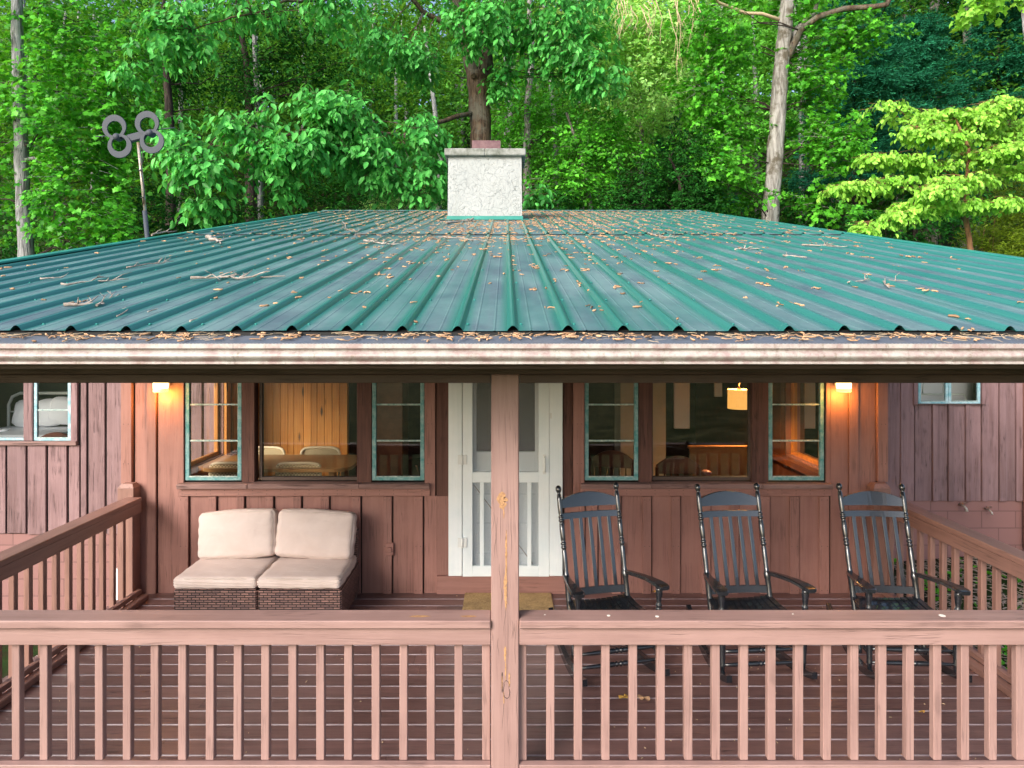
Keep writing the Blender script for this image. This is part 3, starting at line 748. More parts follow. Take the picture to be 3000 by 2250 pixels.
roof.name = 'roof'
up = sheet('upper_roof_sheet', 7.90, YR, .013, 14); up.parent = roof
bk = sheet('back_roof_sheet', YR, 19.5, .013, 6); bk.parent = roof
mb = MB()
for ya, yb, z in ((Y0 + .004, 7.9, -.004), (7.905, YR, .009), (YR, 19.4, .009)):
    mb.quad((RX0 + .02, ya, rz(ya) + z), (RX1 - .02, ya, rz(ya) + z), (RX1 - .02, yb, rz(yb) + z), (RX0 + .02, yb, rz(yb) + z))
mb.box(RX0 + .02, RX1 - .02, Y0 + .006, Y0 + .03, rz(Y0) - .03, rz(Y0) - .006)
mb.box(RX0 + .02, RX1 - .02, 7.903, 7.915, rz(7.9) - .001, rz(7.9) + .011)
mb.build('black_shade_strip', M['blacklip'], roof)  # black strips drawn in as the shade below the sheet edges
mb = MB()
for X, s in ((RX0, -1), (RX1, 1)):
    for ya, yb in ((Y0, YR), (YR, 19.5)):
        mb.bar((X - s * .03, ya, rz(ya) + .018), (X - s * .03, yb, rz(yb) + .018), .075, .018, c=.004); mb.bar((X + s * .012, ya, rz(ya) - .05), (X + s * .012, yb, rz(yb) - .05), .016, .15)
split_build(mb, 'rake_trim', M['greentrim'], roof)
mb = MB(); mb.extrude([(YR - .16, rz(YR - .16) + .034), (YR, rz(YR) + .044), (YR + .16, rz(YR + .16) + .034), (YR + .16, rz(YR + .16) + .030), (YR, rz(YR) + .038), (YR - .16, rz(YR - .16) + .030)], RX0, RX1); mb.build('ridge_cap', M['roof'], roof)
mb = MB()
for y in (2.93, 3.54, 4.15, 4.76, 5.98, 7.2, 8.4, 9.6):
    for k in range(-17, 18):
        x = .029 + .2286 * k + .036
        if RX0 + .1 < x < RX1 - .1: mb.tube([(x, y, rz(y) - .001 + (.013 if y > 7.9 else 0)), (x, y, rz(y) + .006 + (.013 if y > 7.9 else 0))], [.0075, .0055], 6)
tag(mb.build('screw_heads', M['greentrim'], roof), kind='stuff')
mb = MB()       # roof boards under the metal, porch ceiling
for ya, yb in ((Y0 + .03, YR), (YR, 19.3)):
    mb.extrude([(ya, rz(ya) - .03), (yb, rz(yb) - .03), (yb, rz(yb) - .05), (ya, rz(ya) - .05)], RX0 + .04, RX1 - .04)
mb.build('roof_decking', M['underroof'], roof)
mb = MB()
for x in np.arange(RX0 + .2, RX1, .61): mb.bar((x, Y0 + .05, rz(Y0 + .05) - .105), (x, YW, rz(YW) - .105), .04, .11)
mb.build('rafter', M['underroof'], roof)
# gable ends
mb = MB()
for X in (XL + .04, XR - .04):
    mb.quad((X, YW, WT - .1), (X, YR, WT - .1), (X, YR, rz(YR) - .06), (X, YW, rz(YW) - .06)); mb.quad((X, YR, WT - .1), (X, 19.0, WT - .1), (X, 19.0, rz(19.0) - .06), (X, YR, rz(YR) - .06))
mb.build('gable_wall', M['wall'], cabin)
mb = MB(); mb.box(XL, XR, YW + .11, YW + .14, WT - .2, rz(YW) - .06); mb.build('ceiling_wall', M['wall'], cabin)
# gutter
gp = [(2.716, 2.266), (2.700, 2.265), (2.700, 2.247), (2.714, 2.244), (2.716, 2.238)]
for k in range(9):
    a = math.pi * (k / 8); gp.append((2.716 - .017 * math.sin(a), 2.236 - .0385 * (k / 8)))
gp += [(2.722, 2.194), (2.714, 2.192), (2.714, 2.184), (2.724, 2.182), (2.815, 2.182), (2.815, 2.20), (2.728, 2.20), (2.728, 2.25)]
mb = MB(); xs_ = [-4.4, -1.06, 1.55, 4.6]
mb.extrude(gp, -4.0, 4.2, smooth=False)
for xj in (-1.12, 1.78): mb.extrude([(y - .0016, z - .0004) for y, z in gp], xj, xj + .035)
gut = mb.build('gutter', M['gutter'], roof)
mb = MB(); mb.extrude([(2.703, 2.2665), (2.76, 2.280), (2.835, 2.302), (2.835, 2.299), (2.76, 2.276), (2.703, 2.2625)], -3.98, 4.18); mb.build('gutter_guard', M['guard'], roof)
mb = MB(); mb.box(-3.9, 4.1, 2.82, 2.85, 2.16, 2.29); mb.build('fascia', M['beam'], roof)
# porch beam and trim under it
mb = MB(); mb.box(-3.9, 4.1, 3.365, 3.545, 2.102, 2.30, .004); mb.build('porch_beam', M['beam'], cabin)
mb = MB()
for a, b in ((-3.36, px(1437, 0, 3.39).x), (px(1523, 0, 3.39).x, 3.42)): mb.box(a, b, 3.385, 3.43, 2.058, 2.10, .003)
mb.build('beam_trim', M['beam'], cabin)
# chimney
YC = 10.9
cz0 = rz(YC) + .0
def cxp(x): return (x - CX) * YC / F
def czp(y): return H - (y - HY) * YC / F
chim = bpy.data.objects.new('chimney', None); COL.objects.link(chim); chim.parent = cabin; chim.location = (0, YC - 6.04, 4.1)
def bulge(u, v): return .006 * math.sin(u * 7) * math.sin(v * 5)
mb = MB(); x0, x1, z0, z1 = cxp(1311), cxp(1530), 3.9, czp(457)
mb.grid(lambda u, v: (x0 + (x1 - x0) * u + (.012 if u in (0, 1) else 0) * (1 if u == 0 else -1) * v, YC + .01 * math.sin(u * 9 + 1) * math.sin(v * 7) * (0 if u in (0, 1) else 1), z0 + (z1 - z0) * v), 14, 12)
for X in (x0, x1): mb.quad((X, YC, z0), (X, YC + .75, z0), (X, YC + .75, z1), (X, YC, z1))
mb.quad((x0, YC + .75, z0), (x1, YC + .75, z0), (x1, YC + .75, z1), (x0, YC + .75, z1))
mb.build('stack', M['stucco'], chim)
mb = MB(); X0, X1, Z0, Z1 = cxp(1303), cxp(1540), czp(458), czp(437)
segs = 2
for k in range(segs):
    a, b = X0 + (X1 - X0) * k / segs, X0 + (X1 - X0) * (k + 1) / segs
    d = rnd.uniform(-.003, .003); mb.box(a, b + .002 * (k % 2), YC - .07 + d, YC + .84, Z0 + rnd.uniform(-.003, .003), Z1 + rnd.uniform(-.004, .004), .012)
mb.build('cap', M['concrete'], chim)
mb = MB(); fx0, fx1 = cxp(1381), cxp(1466); mb.box(fx0, fx1, YC + .2, YC + .65, Z1 - .02, czp(401)); mb.build('flue_cover', M['rust'], chim)
mb = MB(); mb.box(x0 - .012, x1 + .012, YC - .018, YC + .3, czp(651), czp(633), .003); mb.bar((x0 - .11, YC - .06, rz(YC - .06) + .028), (x1 + .1, YC - .06, rz(YC - .06) + .028), .12, .006, up=(0, -SL, 1))
mb.build('flashing', M['greentrim'], chim)
mb = MB(); mb.bar((x0 - .11, YC - .122, rz(YC - .12) + .016), (x1 + .1, YC - .122, rz(YC - .12) + .016), .004, .018); mb.build('flashing_shadow_gap', M['blacklip'], chim)

# ------------------------------------------------------------------ railings and posts
post = thing('porch_post', 'square painted post in the middle of the porch with split bare knots', 'post', (0, 3.46, 0))
px0, px1 = px(1439, 0, 3.39).x, px(1520.5, 0, 3.39).x
mb = MB(); mb.box(px0, px1, 3.388, 3.528, -.05, 2.101, .005); mb.build('shaft', M['rail'], post)
def ragged(cx_, cy_, hw, hh, n=26, seed=1, jag=.35):
    r = random.Random(seed); pts = []
    for k in range(n):
        a = 2 * math.pi * k / n; q = 1 + r.uniform(-jag, jag)
        pts.append(px(cx_ + hw * math.cos(a) * q, cy_ + hh * math.sin(a) * (1 + r.uniform(-.1, .1)), 3.388))
    return pts
def patch(mb, pts, y=3.3865):
    base = len(mb.v); c = sum((p for p in pts), Vector()) / len(pts)
    mb.v.append((c.x, y - .0006, c.z)); mb.v += [(p.x, y, p.z) for p in pts]
    n = len(pts)
    for k in range(n): mb.f.append((base, base + 1 + k, base + 1 + (k + 1) % n)); mb.sm.append(True); mb.mi.append(0)
mb = MB()
for c in ((1471, 1467, 15, 28, 2), (1483, 1640, 3.2, 90, 3), (1481, 1715, 5.5, 42, 4), (1476, 1500, 2.2, 22, 5), (1480, 1915, 4, 26, 6), (1481, 1965, 2.5, 30, 7), (1476, 2045, 2.2, 20, 8), (1492, 1990, 3, 22, 9), (1471, 1999, 2, 22, 10), (1482, 1760, 4, 30, 11)):
    patch(mb, ragged(c[0], c[1], c[2]*.8, c[3]*.9, 34, c[4], .55))
split_build(mb, 'bare_split', M['raw'], post)
mb = MB()
for c in ((1471, 1467, 8, 14, 12), (1471, 1999, 1.2, 30, 13), (1484, 2020, 10, 26, 14)):
    ring = ragged(c[0], c[1], c[2], c[3], 22, c[4], .2)
    mb.tube([Vector((p.x, 3.387, p.z)) for p in ring], .0012, 4)
for k in range(16):
    x = 1446 + k * 4.6; y = rnd.uniform(1500, 2100); L = rnd.uniform(40, 130)
    mb.tube([Vector((px(x + 2.5 * math.sin(t * 5 + k), 0, 3.388).x, 3.3878, px(0, y + L * t, 3.388).z)) for t in (0, .25, .5, .75, 1)], [.0003, .0008, .001, .0008, .0003], 4)
mb.build('grain_crack', M['beam'], post)

Z_CT, Z_CB = .880, .840
bal_me = MB(); bal_me.box(-.0205, .0205, -.019, .019, .150, .800, .003)
bal_mesh = bal_me.mesh('baluster'); bal_mesh.materials.append(M['rail'])
bal_me2 = MB(); bal_me2.box(-.019, .019, -.0205, .0205, -.04, .800, .003)
bal_mesh2 = bal_me2.mesh('baluster'); bal_mesh2.materials.append(M['rail_s'])
def add_bal(par, mesh, x, y, tilt=0):
    o = bpy.data.objects.new('baluster', mesh); COL.objects.link(o); o.parent = par; o.location = (x - par.location.x, y - par.location.y, 0)
    o.rotation_euler = (0, tilt, 0)
for nm, xa, xb, xs, lab in (('L', -3.165, px0 - .002, [px(1425 - 80.6 * k, 0, 3.45).x for k in range(24)], 'front porch railing left of the centre post, two bare knots on its cap'),
                           ('R', px1 + .002, 3.238, [px(1531 + 80.6 * k, 0, 3.45).x for k in range(24)], 'front porch railing right of the centre post, before the rocking chairs')):
    rl = thing('porch_railing', lab, 'railing', ((xa + xb) / 2, 3.44, 0), group='railings round the porch')
    mb = MB(); mb.box(xa, xb, 3.365, 3.505, Z_CB, Z_CT, .005); mb.build('cap_rail', M['rail_x'], rl)
    mb = MB(); mb.box(xa, xb, 3.392, 3.428, .748, Z_CB - .001, .003); mb.build('top_rail', M['rail_x'], rl)
    mb = MB(); mb.box(xa, xb, 3.385, 3.428, .062, .152, .004); mb.build('bottom_rail', M['rail_x'], rl)
    for x in xs:
        if xa < x < xb: add_bal(rl, bal_mesh, x, 3.448, rnd.uniform(-.003, .003))
    if nm == 'L':
        for cx_, w_ in ((1226, .05), (1371, .035)):
            mb = MB(); base = px(cx_, 1817, 3.41)
            pts = [Vector((base.x + w_ * math.cos(a) * (1 + rnd.uniform(-.3, .3)), 3.42 + .012 * math.sin(a), 0)) for a in np.linspace(0, 6.0, 18)]
            n0 = len(mb.v); mb.v.append((base.x, 3.42, Z_CT + .0016)); mb.v += [(p.x, p.y, Z_CT + .001) for p in pts]
            for k in range(18): mb.f.append((n0, n0 + 1 + k, n0 + 1 + (k + 1) % 18)); mb.sm.append(True); mb.mi.append(0)
            mb.build('bare_knot', M['raw'], rl)
    else:
        mb = MB()
        for cx_, yy, w_ in ((1784, 3.43, .009), (1925, 3.42, .010), (2764, 3.43, .016), (1597, 3.44, .004), (2330, 3.45, .004)):
            x = px(cx_, 0, 3.42).x
            mb.tube([(x, yy, Z_CT), (x, yy, Z_CT + .0012)], w_, 10)
        mb.build('bird_dropping', M['drop'], rl)
for X0, X1, lab, nm in ((-3.30, -3.16, 'dark side railing at the left end of the porch', 'L'), (3.25, 3.39, 'orange-lit side railing at the right end of the porch', 'R')):
    xc = (X0 + X1) / 2; s = -1 if nm == 'L' else 1
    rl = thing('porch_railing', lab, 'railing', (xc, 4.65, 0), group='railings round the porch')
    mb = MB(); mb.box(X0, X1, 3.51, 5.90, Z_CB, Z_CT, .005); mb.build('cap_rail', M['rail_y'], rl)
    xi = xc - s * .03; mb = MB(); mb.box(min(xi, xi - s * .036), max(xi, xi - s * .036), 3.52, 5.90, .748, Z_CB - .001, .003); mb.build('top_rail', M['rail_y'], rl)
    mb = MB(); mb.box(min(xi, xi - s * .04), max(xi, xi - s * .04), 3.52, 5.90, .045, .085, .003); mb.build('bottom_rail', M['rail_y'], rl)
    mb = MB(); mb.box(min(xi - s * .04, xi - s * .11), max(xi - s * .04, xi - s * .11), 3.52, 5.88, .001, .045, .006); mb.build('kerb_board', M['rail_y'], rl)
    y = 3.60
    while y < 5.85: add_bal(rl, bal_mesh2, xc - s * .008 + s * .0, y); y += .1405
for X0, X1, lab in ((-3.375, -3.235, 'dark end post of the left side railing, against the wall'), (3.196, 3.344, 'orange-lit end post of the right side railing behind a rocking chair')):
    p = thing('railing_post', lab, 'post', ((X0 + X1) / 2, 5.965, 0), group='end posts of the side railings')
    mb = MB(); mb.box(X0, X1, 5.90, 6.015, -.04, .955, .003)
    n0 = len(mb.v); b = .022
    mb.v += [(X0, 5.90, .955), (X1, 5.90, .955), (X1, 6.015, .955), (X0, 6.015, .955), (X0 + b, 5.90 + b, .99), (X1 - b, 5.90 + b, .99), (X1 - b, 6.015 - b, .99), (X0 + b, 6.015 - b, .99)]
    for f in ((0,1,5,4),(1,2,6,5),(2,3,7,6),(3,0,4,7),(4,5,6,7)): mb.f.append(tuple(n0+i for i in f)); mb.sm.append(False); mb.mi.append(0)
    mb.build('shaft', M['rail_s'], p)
for X0, lab in ((-3.30, 'front left corner post under the roof edge'), (3.25, 'front right corner post under the roof edge')):
    p = thing('corner_post', lab, 'post', (X0 + .07, 3.46, 0)); mb = MB(); mb.box(X0 - .01, X0 + .13, 3.39, 3.527, -.8, 2.10, .004); mb.build('shaft', M['rail'], p)

# ------------------------------------------------------------------ sofa: two wicker seats pushed together
def cushion(mb, c, w, d, h, rot=None, puff=.02, n=22, sag=.0, seed=0, r=.05):
    """a stuffed box cushion: rounded corners, swollen faces, slight wrinkles"""
    c = Vector(c); rr = random.Random(seed); ph = [rr.uniform(0, 6) for _ in range(8)]
    def P(dirv):
        x, y, z = dirv
        # superellipsoid
        def sp(v, e): return math.copysign(abs(v) ** e, v)
        return x, y, z
    faces = [((1,0,0),(0,1,0),(0,0,1)), ((-1,0,0),(0,-1,0),(0,0,1)), ((0,1,0),(-1,0,0),(0,0,1)), ((0,-1,0),(1,0,0),(0,0,1)), ((0,0,1),(1,0,0),(0,1,0)), ((0,0,-1),(-1,0,0),(0,1,0))]
    hw, hd, hh = w/2, d/2, h/2
    def shape(p):
        q = Vector((p.x*hw, p.y*hd, p.z*hh))
        core = Vector((max(-(hw-r), min(hw-r, q.x)), max(-(hd-r), min(hd-r, q.y)), max(-(hh-min(r,hh*.9)), min(hh-min(r,hh*.9), q.z))))
        dlt = q - core
        if dlt.length > 1e-9: dlt = dlt.normalized() * min(r, max(abs(q.x-core.x), abs(q.y-core.y), abs(q.z-core.z)))
        q = core + dlt
        fx, fy, fz = 1-p.x**2, 1-p.y**2, 1-p.z**2
        thin = int(min(range(3), key=lambda k: (hw, hd, hh)[k]))
        s = [puff*.35]*3; s[thin] = puff
        q.x += p.x * s[0] * fy * fz; q.y += p.y * s[1] * fx * fz; q.z += p.z * s[2] * fx * fy
        wr = .002 * math.sin(p.x*9+ph[0]+p.z*4) * math.sin(p.y*7+ph[1]) + .003 * math.sin(p.x*17+ph[2]+p.y*11) + .003 * math.sin(p.z*13+ph[3]+p.x*3)
        q += q.normalized() * wr
        q.z -= sag * (1-fx) * (p.z > 0) * .3
        return q
    for nrm, u, v in faces:
        nrm, u, v = Vector(nrm), Vector(u), Vector(v)
        def fn(a, b, nrm=nrm, u=u, v=v):
            # denser near the rims
            aa = math.sin((a*2-1)*math.pi/2); bb = math.sin((b*2-1)*math.pi/2)
            q = shape(nrm + u*aa + v*bb)
            if rot is not None: q = rot @ q
            return c + q
        mb.grid(fn, n, n)
def weld(o, d=.0008):
    import bmesh
    bm = bmesh.new(); bm.from_mesh(o.data); bmesh.ops.remove_doubles(bm, verts=bm.verts, dist=d); bmesh.ops.recalc_face_normals(bm, faces=bm.faces); bm.to_mesh(o.data); bm.free()
sofa_spec = [(-2.594, -1.944, 'left wicker seat of the porch sofa, its back cushion leaning slightly crooked', .0, R(-3.5), -.006), (-1.938, -1.284, 'right wicker seat of the porch sofa, nearer the door, dark woven side in view', 1, R(2.5), -.004)]
for xa, xb, lab, sd_, tilt, dz in sofa_spec:
    s = thing('wicker_seat', lab, 'sofa', ((xa+xb)/2, 5.66, 0), group='two wicker seats side by side')
    mb = MB(); mb.box(xa, xb, 5.30, 5.955, .035, .302, .012); mb.build('base', M['wicker'], s)
    mb = MB(); mb.box(xa, xb, 5.88, 5.965, .304, .60, .014); mb.build('backrest', M['wicker'], s)
    for x in (xa+.03, xb-.03):
        for y in (5.33, 5.92):
            mb = MB(); mb.tube([(x, y, .0), (x, y, .036)], [.016, .02], 8); mb.build('foot', M['steel'], s)
    cx_ = (xa+xb)/2
    mb = MB(); cushion(mb, (cx_-.002, 5.585, .352), .655, .60, .092, puff=.012, seed=sd_*7+3, r=.035)
    o = mb.build('seat_cushion', M['cushion'], s); weld(o)
    mb = MB(); hw, hd = .318, .292
    for z in (.385, .322):
        ring = []
        for k in range(41):
            a = 2*math.pi*k/40; ca, sa = math.cos(a), math.sin(a)
            ring.append((cx_-.002+math.copysign(abs(ca)**.28, ca)*hw, 5.585+math.copysign(abs(sa)**.28, sa)*hd, z+.003*math.sin(a*3+sd_)))
        mb.tube(ring, .0045, 6, caps=False)
    mb.build('piping', M['piping'], o)
    rot = Matrix.Rotation(tilt, 3, 'Y') @ Matrix.Rotation(R(-11), 3, 'X')
    c = Vector((cx_+dz, 5.785, .595))
    mb = MB(); cushion(mb, c, .645, .135, .385, rot, puff=.026, seed=sd_*5+1, r=.04)
    o = mb.build('back_cushion', M['cushion'], s); weld(o)
    mb = MB()
    for yy in (-.058,):
        ring = []
        for k in range(49):
            a = 2*math.pi*k/48; ca, sa = math.cos(a), math.sin(a)
            ring.append(c + rot @ Vector((math.copysign(abs(ca)**.3, ca)*.308, yy, math.copysign(abs(sa)**.3, sa)*.178)))
        mb.tube(ring, .0045, 6, caps=False)
    mb.build('piping', M['piping'], o)

# doormat
mat = MB(); mat.box(-.36, .40, 5.40, 5.985, .001, .018, .005); o = mat.build('doormat', M['coir']); tag(o, 'worn brown coir doormat in front of the white screen door', 'doormat')

# ------------------------------------------------------------------ rocking chairs
def make_chair():
    r = thing('rocking_chair', 'x', 'rocking chair', (0,0,0))
    K = M['black']
    def post_pt(sx, z): t = (z - .37) / .80; return Vector((sx * (.222 + .006 * t), .15 + .24 * t, z))
    for s in (-1, 1):
        # turned rear post with rings and a finial
        zs = [(.055,.013),(.09,.017),(.20,.019),(.37,.020),(.43,.020),(.52,.019),(.535,.023),(.56,.024),(.575,.019),(.60,.016),(.66,.0185),(.735,.017),(.745,.014),(.752,.020),(.764,.020),(.770,.014),(.776,.020),(.788,.020),(.795,.014),(.805,.017),(.86,.019),(.915,.0175),(.925,.013),(.932,.020),(.944,.020),(.95,.013),(.956,.019),(.966,.019),(.972,.014),(.985,.0175),(1.03,.0185),(1.085,.018),(1.115,.015),(1.122,.011),(1.13,.015),(1.142,.0205),(1.155,.0215),(1.166,.019),(1.175,.011),(1.178,.003)]
        mb = MB(); mb.tube([post_pt(s, z) for z, q in zs], [q for z, q in zs], 12); mb.build('rear_post', K, r)
        # turned front leg
        zs = [(.045,.010),(.07,.013),(.105,.017),(.11,.0195),(.118,.0195),(.124,.017),(.22,.0205),(.36,.022),(.43,.021),(.445,.015),(.452,.021),(.462,.021),(.468,.015),(.475,.021),(.487,.021),(.495,.015),(.52,.018),(.56,.023),(.585,.024),(.602,.020)]
        mb = MB(); mb.tube([(s*(.275+.02*z), -.215+.02*(.6-z), z) for z, q in zs], [q for z, q in zs], 12); mb.build('front_leg', K, r)
        # arm: flat, widening to the front, set on the leg and let into the post
        mb = MB(); pts = [(.205,.566,.040,.0),(.14,.577,.046,.004),(.04,.592,.052,.010),(-.07,.606,.064,.014),(-.17,.614,.082,.012),(-.235,.616,.088,.010),(-.262,.614,.080,.010),(-.275,.612,.058,.010)]
        base = len(mb.v)
        for y, z, wd, off in pts:
            t = (.205 - y) / .48; xc = s * (.232 + .056 * min(1, t * 1.15) + off)
            for a, b in ((-1,-.6),(-1,.6),(-.8,1),(.8,1),(1,.6),(1,-.6),(.8,-1),(-.8,-1)): mb.v.append((xc + a*wd/2, y, z + b*.013))
        for i in range(len(pts)-1):
            for j in range(8): mb.f.append((base+i*8+j, base+i*8+(j+1)%8, base+(i+1)*8+(j+1)%8, base+(i+1)*8+j)); mb.sm.append(False); mb.mi.append(0)
        for e in (0, len(pts)-1): mb.f.append(tuple(base+e*8+j for j in range(8))); mb.sm.append(False); mb.mi.append(0)
        mb.build('armrest', K, r)
        # rocker
        mb = MB(); base = len(mb.v); N = 18
        for k in range(N+1):
            y = -.335 + .93*k/N; z = (y-.03)**2/ (2*1.05); hh = .052 * (1 - .35*abs(k/N-.45)**2*2); xx = s*(.285 - .055*max(0, (y+.2))/.7)
            for a, b in ((-1,0),(1,0),(1,1),(-1,1)): mb.v.append((xx + a*.0175, y, z + b*hh))
        for k in range(N):
            for j in range(4): mb.f.append((base+k*4+j, base+k*4+(j+1)%4, base+(k+1)*4+(j+1)%4, base+(k+1)*4+j)); mb.sm.append(False); mb.mi.append(0)
        for e in (0, N): mb.f.append(tuple(base+e*4+j for j in range(4))); mb.sm.append(False); mb.mi.append(0)
        mb.build('rocker', K, r)
        for z in (.17, .29):
            mb = MB(); mb.tube([(s*.28, -.205, z), (s*.265, -.09, z), (s*.245, .02, z), (s*.226, .10, z)], [.009,.014,.014,.009], 8); mb.build('side_stretcher', K, r)
    def rung(x0, x1, y, z):
        ts = [(0,.008),(.12,.012),(.40,.0165),(.44,.0165),(.455,.011),(.465,.018),(.48,.018),(.49,.012),(.51,.012),(.52,.018),(.535,.018),(.545,.011),(.56,.0165),(.60,.0165),(.88,.012),(1,.008)]
        mb = MB(); mb.tube([(x0+(x1-x0)*t, y, z) for t, q in ts], [q for t, q in ts], 10); mb.build('stretcher', K, r)
    rung(-.278, .278, -.207, .205); rung(-.277, .277, -.205, .115); rung(-.222, .222, .085, .155)
    # seat: boards from front to back, dished
    for k in range(11):
        x = -.235 + .047*k; mb = MB(); base = len(mb.v)
        for j in range(9):
            t = j/8; y = -.255 + .43*t; z = .415 - .042*math.sin(math.pi*min(1, t*1.05))*1.0 - .03*t + .016*(x/.235)**2 - (.012 if j == 0 else 0)
            wd = .0205 * (1.12 - .22*t); xx = x*(1.12 - .22*t)
            for a, b in ((-1,0),(1,0),(1,1),(-1,1)): mb.v.append((xx + a*wd, y, z + b*.018))
        for j in range(8):
            for q in range(4): mb.f.append((base+j*4+q, base+j*4+(q+1)%4, base+(j+1)*4+(q+1)%4, base+(j+1)*4+q)); mb.sm.append(False); mb.mi.append(0)
        for e in (0, 8): mb.f.append(tuple(base+e*4+j for j in range(4))); mb.sm.append(False); mb.mi.append(0)
        mb.build('seat_slat', K, r)
    for y, hw, z in ((-.215, .27, .385), (.14, .222, .35)):
        mb = MB(); mb.bar((-hw, y, z), (hw, y, z), .03, .045, c=.004); mb.build('seat_rail', K, r)
    # back: crest, second rail, lower rail, five upright slats, all leaning with the posts
    def by(z): return .15 + .24*(z-.37)/.80
    def curved(name, z0f, z1f, th=.016, n=16, hw=.214, bow=.018):
        mb = MB(); base = len(mb.v)
        for k in range(n+1):
            u = -1 + 2*k/n; x = u*hw; bw = bow*(1-u*u)
            for z, dy in ((z0f(u), -th/2), (z0f(u), th/2), (z1f(u), th/2), (z1f(u), -th/2)): mb.v.append((x, by(z) + bw + dy, z))
        for k in range(n):
            for j in range(4): mb.f.append((base+k*4+j, base+k*4+(j+1)%4, base+(k+1)*4+(j+1)%4, base+(k+1)*4+j)); mb.sm.append(False); mb.mi.append(0)
        for e in (0, n): mb.f.append(tuple(base+e*4+j for j in range(4))); mb.sm.append(False); mb.mi.append(0)
        return mb.build(name, K, r)
    curved('crest_rail', lambda u: 1.022, lambda u: 1.075 + .045*(1-u*u))
    curved('upper_back_rail', lambda u: .944, lambda u: .985)
    curved('lower_back_rail', lambda u: .436, lambda u: .482)
    for k in range(5):
        x = -.146 + .073*k; bw = .018*(1-(x/.214)**2)
        mb = MB(); mb.bar((x, by(.475)+bw, .475), (x, by(.95)+bw, .95), .028, .011, up=(0,1,0), c=.003); mb.build('back_slat', K, r)
    return r
chair = make_chair()
chairs = [(.70, 4.70, R(13.5), 'black rocking chair nearest the white door, turned a little to the right'),
          (1.69, 4.71, R(4.5), 'black rocking chair in the middle of the row of three'),
          (2.71, 4.71, R(-3.5), 'black rocking chair at the right end, beside the side railing')]
for i, (x, y, a, lab) in enumerate(chairs):
    o = chair if i == 0 else copy_tree(chair)
    o.location = (x, y, .0); o.rotation_euler = (0, 0, a); o['label'] = lab; o['group'] = 'rocking chairs on the porch'

# ------------------------------------------------------------------ wall lamps (lit)
for xx, lab in ((471, 'lit frosted wall lamp left of the dining room window'), (2472, 'lit frosted wall lamp right of the window with the pendant')):
    x = wx(xx) * 5.93 / YW; z0 = H - (1148 - HY) * 5.93 / F
    l = thing('wall_lamp', lab, 'wall lamp', (x, YW - .03, z0 + .06), group='wall lamps beside the windows')
    mb = MB(); mb.box(x - .05, x + .05, YW - .045, YW - .034, z0 + .05, z0 + .17, .004); mb.tube([(x, YW - .045, z0 + .13), (x, 5.93, z0 + .13)], .012, 8); mb.tube([(x, 5.93, z0 + .118), (x, 5.93, z0 + .135)], [.05, .03], 16); mb.build('bracket', M['brass'], l)
    mb = MB(); mb.tube([(x, 5.93, z0), (x, 5.93, z0 + .008), (x, 5.93, z0 + .02), (x, 5.93, z0 + .118)], [.058, .062, .060, .060], 24); o = mb.build('glass_shade', M['lampglass'], l)
    mb = MB(); mb.tube([(x, 5.93, z0 + .03), (x, 5.93, z0 + .05), (x, 5.93, z0 + .085), (x, 5.93, z0 + .10)], [.0605, .0615, .0615, .0605], 24, caps=False); mb.build('glow_band', M['lampcore'], l)
    d = bpy.data.lights.new('wall_lamp_light', 'POINT'); lo_ = bpy.data.objects.new('wall_lamp_light', d); COL.objects.link(lo_); lo_.parent = l; lo_.location = (0, -.10, -.10)
    d.energy = 3.8; d.color = (1.0, .40, .07); d.shadow_soft_size = .05
# ------------------------------------------------------------------ rooms behind the glass
room = thing('room_interior', 'timber lined rooms seen through the cabin windows', 'room', (0, 8, .1))
mb = MB(); mb.box(XL + .1, XR - .1, YW + .12, 12, .05, .148); mb.build('floor_boards', M['tile'], room)
mb = MB(); mb.box(XL + .1, XR - .1, YW + .145, 12, 2.62, 2.66); mb.build('ceiling', M['cream'], room); mb = MB(); mb.box(XL + .1, -2.0, YW + .145, 8.6, 2.58, 2.615); mb.build('dining_ceiling', M['linen'], room)  # dining ceiling, unseen, made white to bounce light into the room
mb = MB(); x = XL + .09
while x < -2.07:
    wd = rnd.choice([.075, .095, .11, .125]); x1 = min(x + wd, -2.06); mb.box(x + .0015, x1 - .0015, 8.60, 8.62, .148, 2.62, .003); x = x1
mb.build('pine_wall', M['pine'], room)
mb = MB(); mb.box(-2.055, -1.995, 8.55, 8.64, .148, 2.62, .003); mb.box(XL + .085, XL + .12, 7.985, 8.10, .148, 2.6, .003); mb.box(XL + .085, XL + .12, 8.20, 8.32, .148, 2.6, .003); mb.box(XL + .085, XL + .16, 7.30, 8.59, .80, .868, .003); mb.build('pine_trim', M['pine'], room)
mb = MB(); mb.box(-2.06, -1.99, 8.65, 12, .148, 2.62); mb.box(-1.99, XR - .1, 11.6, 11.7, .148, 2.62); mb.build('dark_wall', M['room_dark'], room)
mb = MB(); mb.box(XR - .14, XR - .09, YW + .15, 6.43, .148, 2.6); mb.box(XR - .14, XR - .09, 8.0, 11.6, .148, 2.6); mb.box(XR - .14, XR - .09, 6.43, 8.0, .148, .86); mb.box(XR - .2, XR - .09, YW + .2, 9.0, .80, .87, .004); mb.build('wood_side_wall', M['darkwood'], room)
mb = MB(); mb.box(1.52, 2.12, 9.0, 9.5, .148, 2.62); mb.build('brick_pier', M['cream'], room)
mb = MB(); mb.box(2.38, 2.60, 9.6, 9.66, .95, 2.5, .004); mb.box(2.95, 3.06, 9.6, 9.64, 1.4, 2.2, .004); mb.build('white_panel', M['linen'], room)
mb = MB(); mb.box(-1.72, -1.35, 8.9, 9.4, .148, 1.9, .01); mb.build('tall_cupboard', M['darkwood'], room)
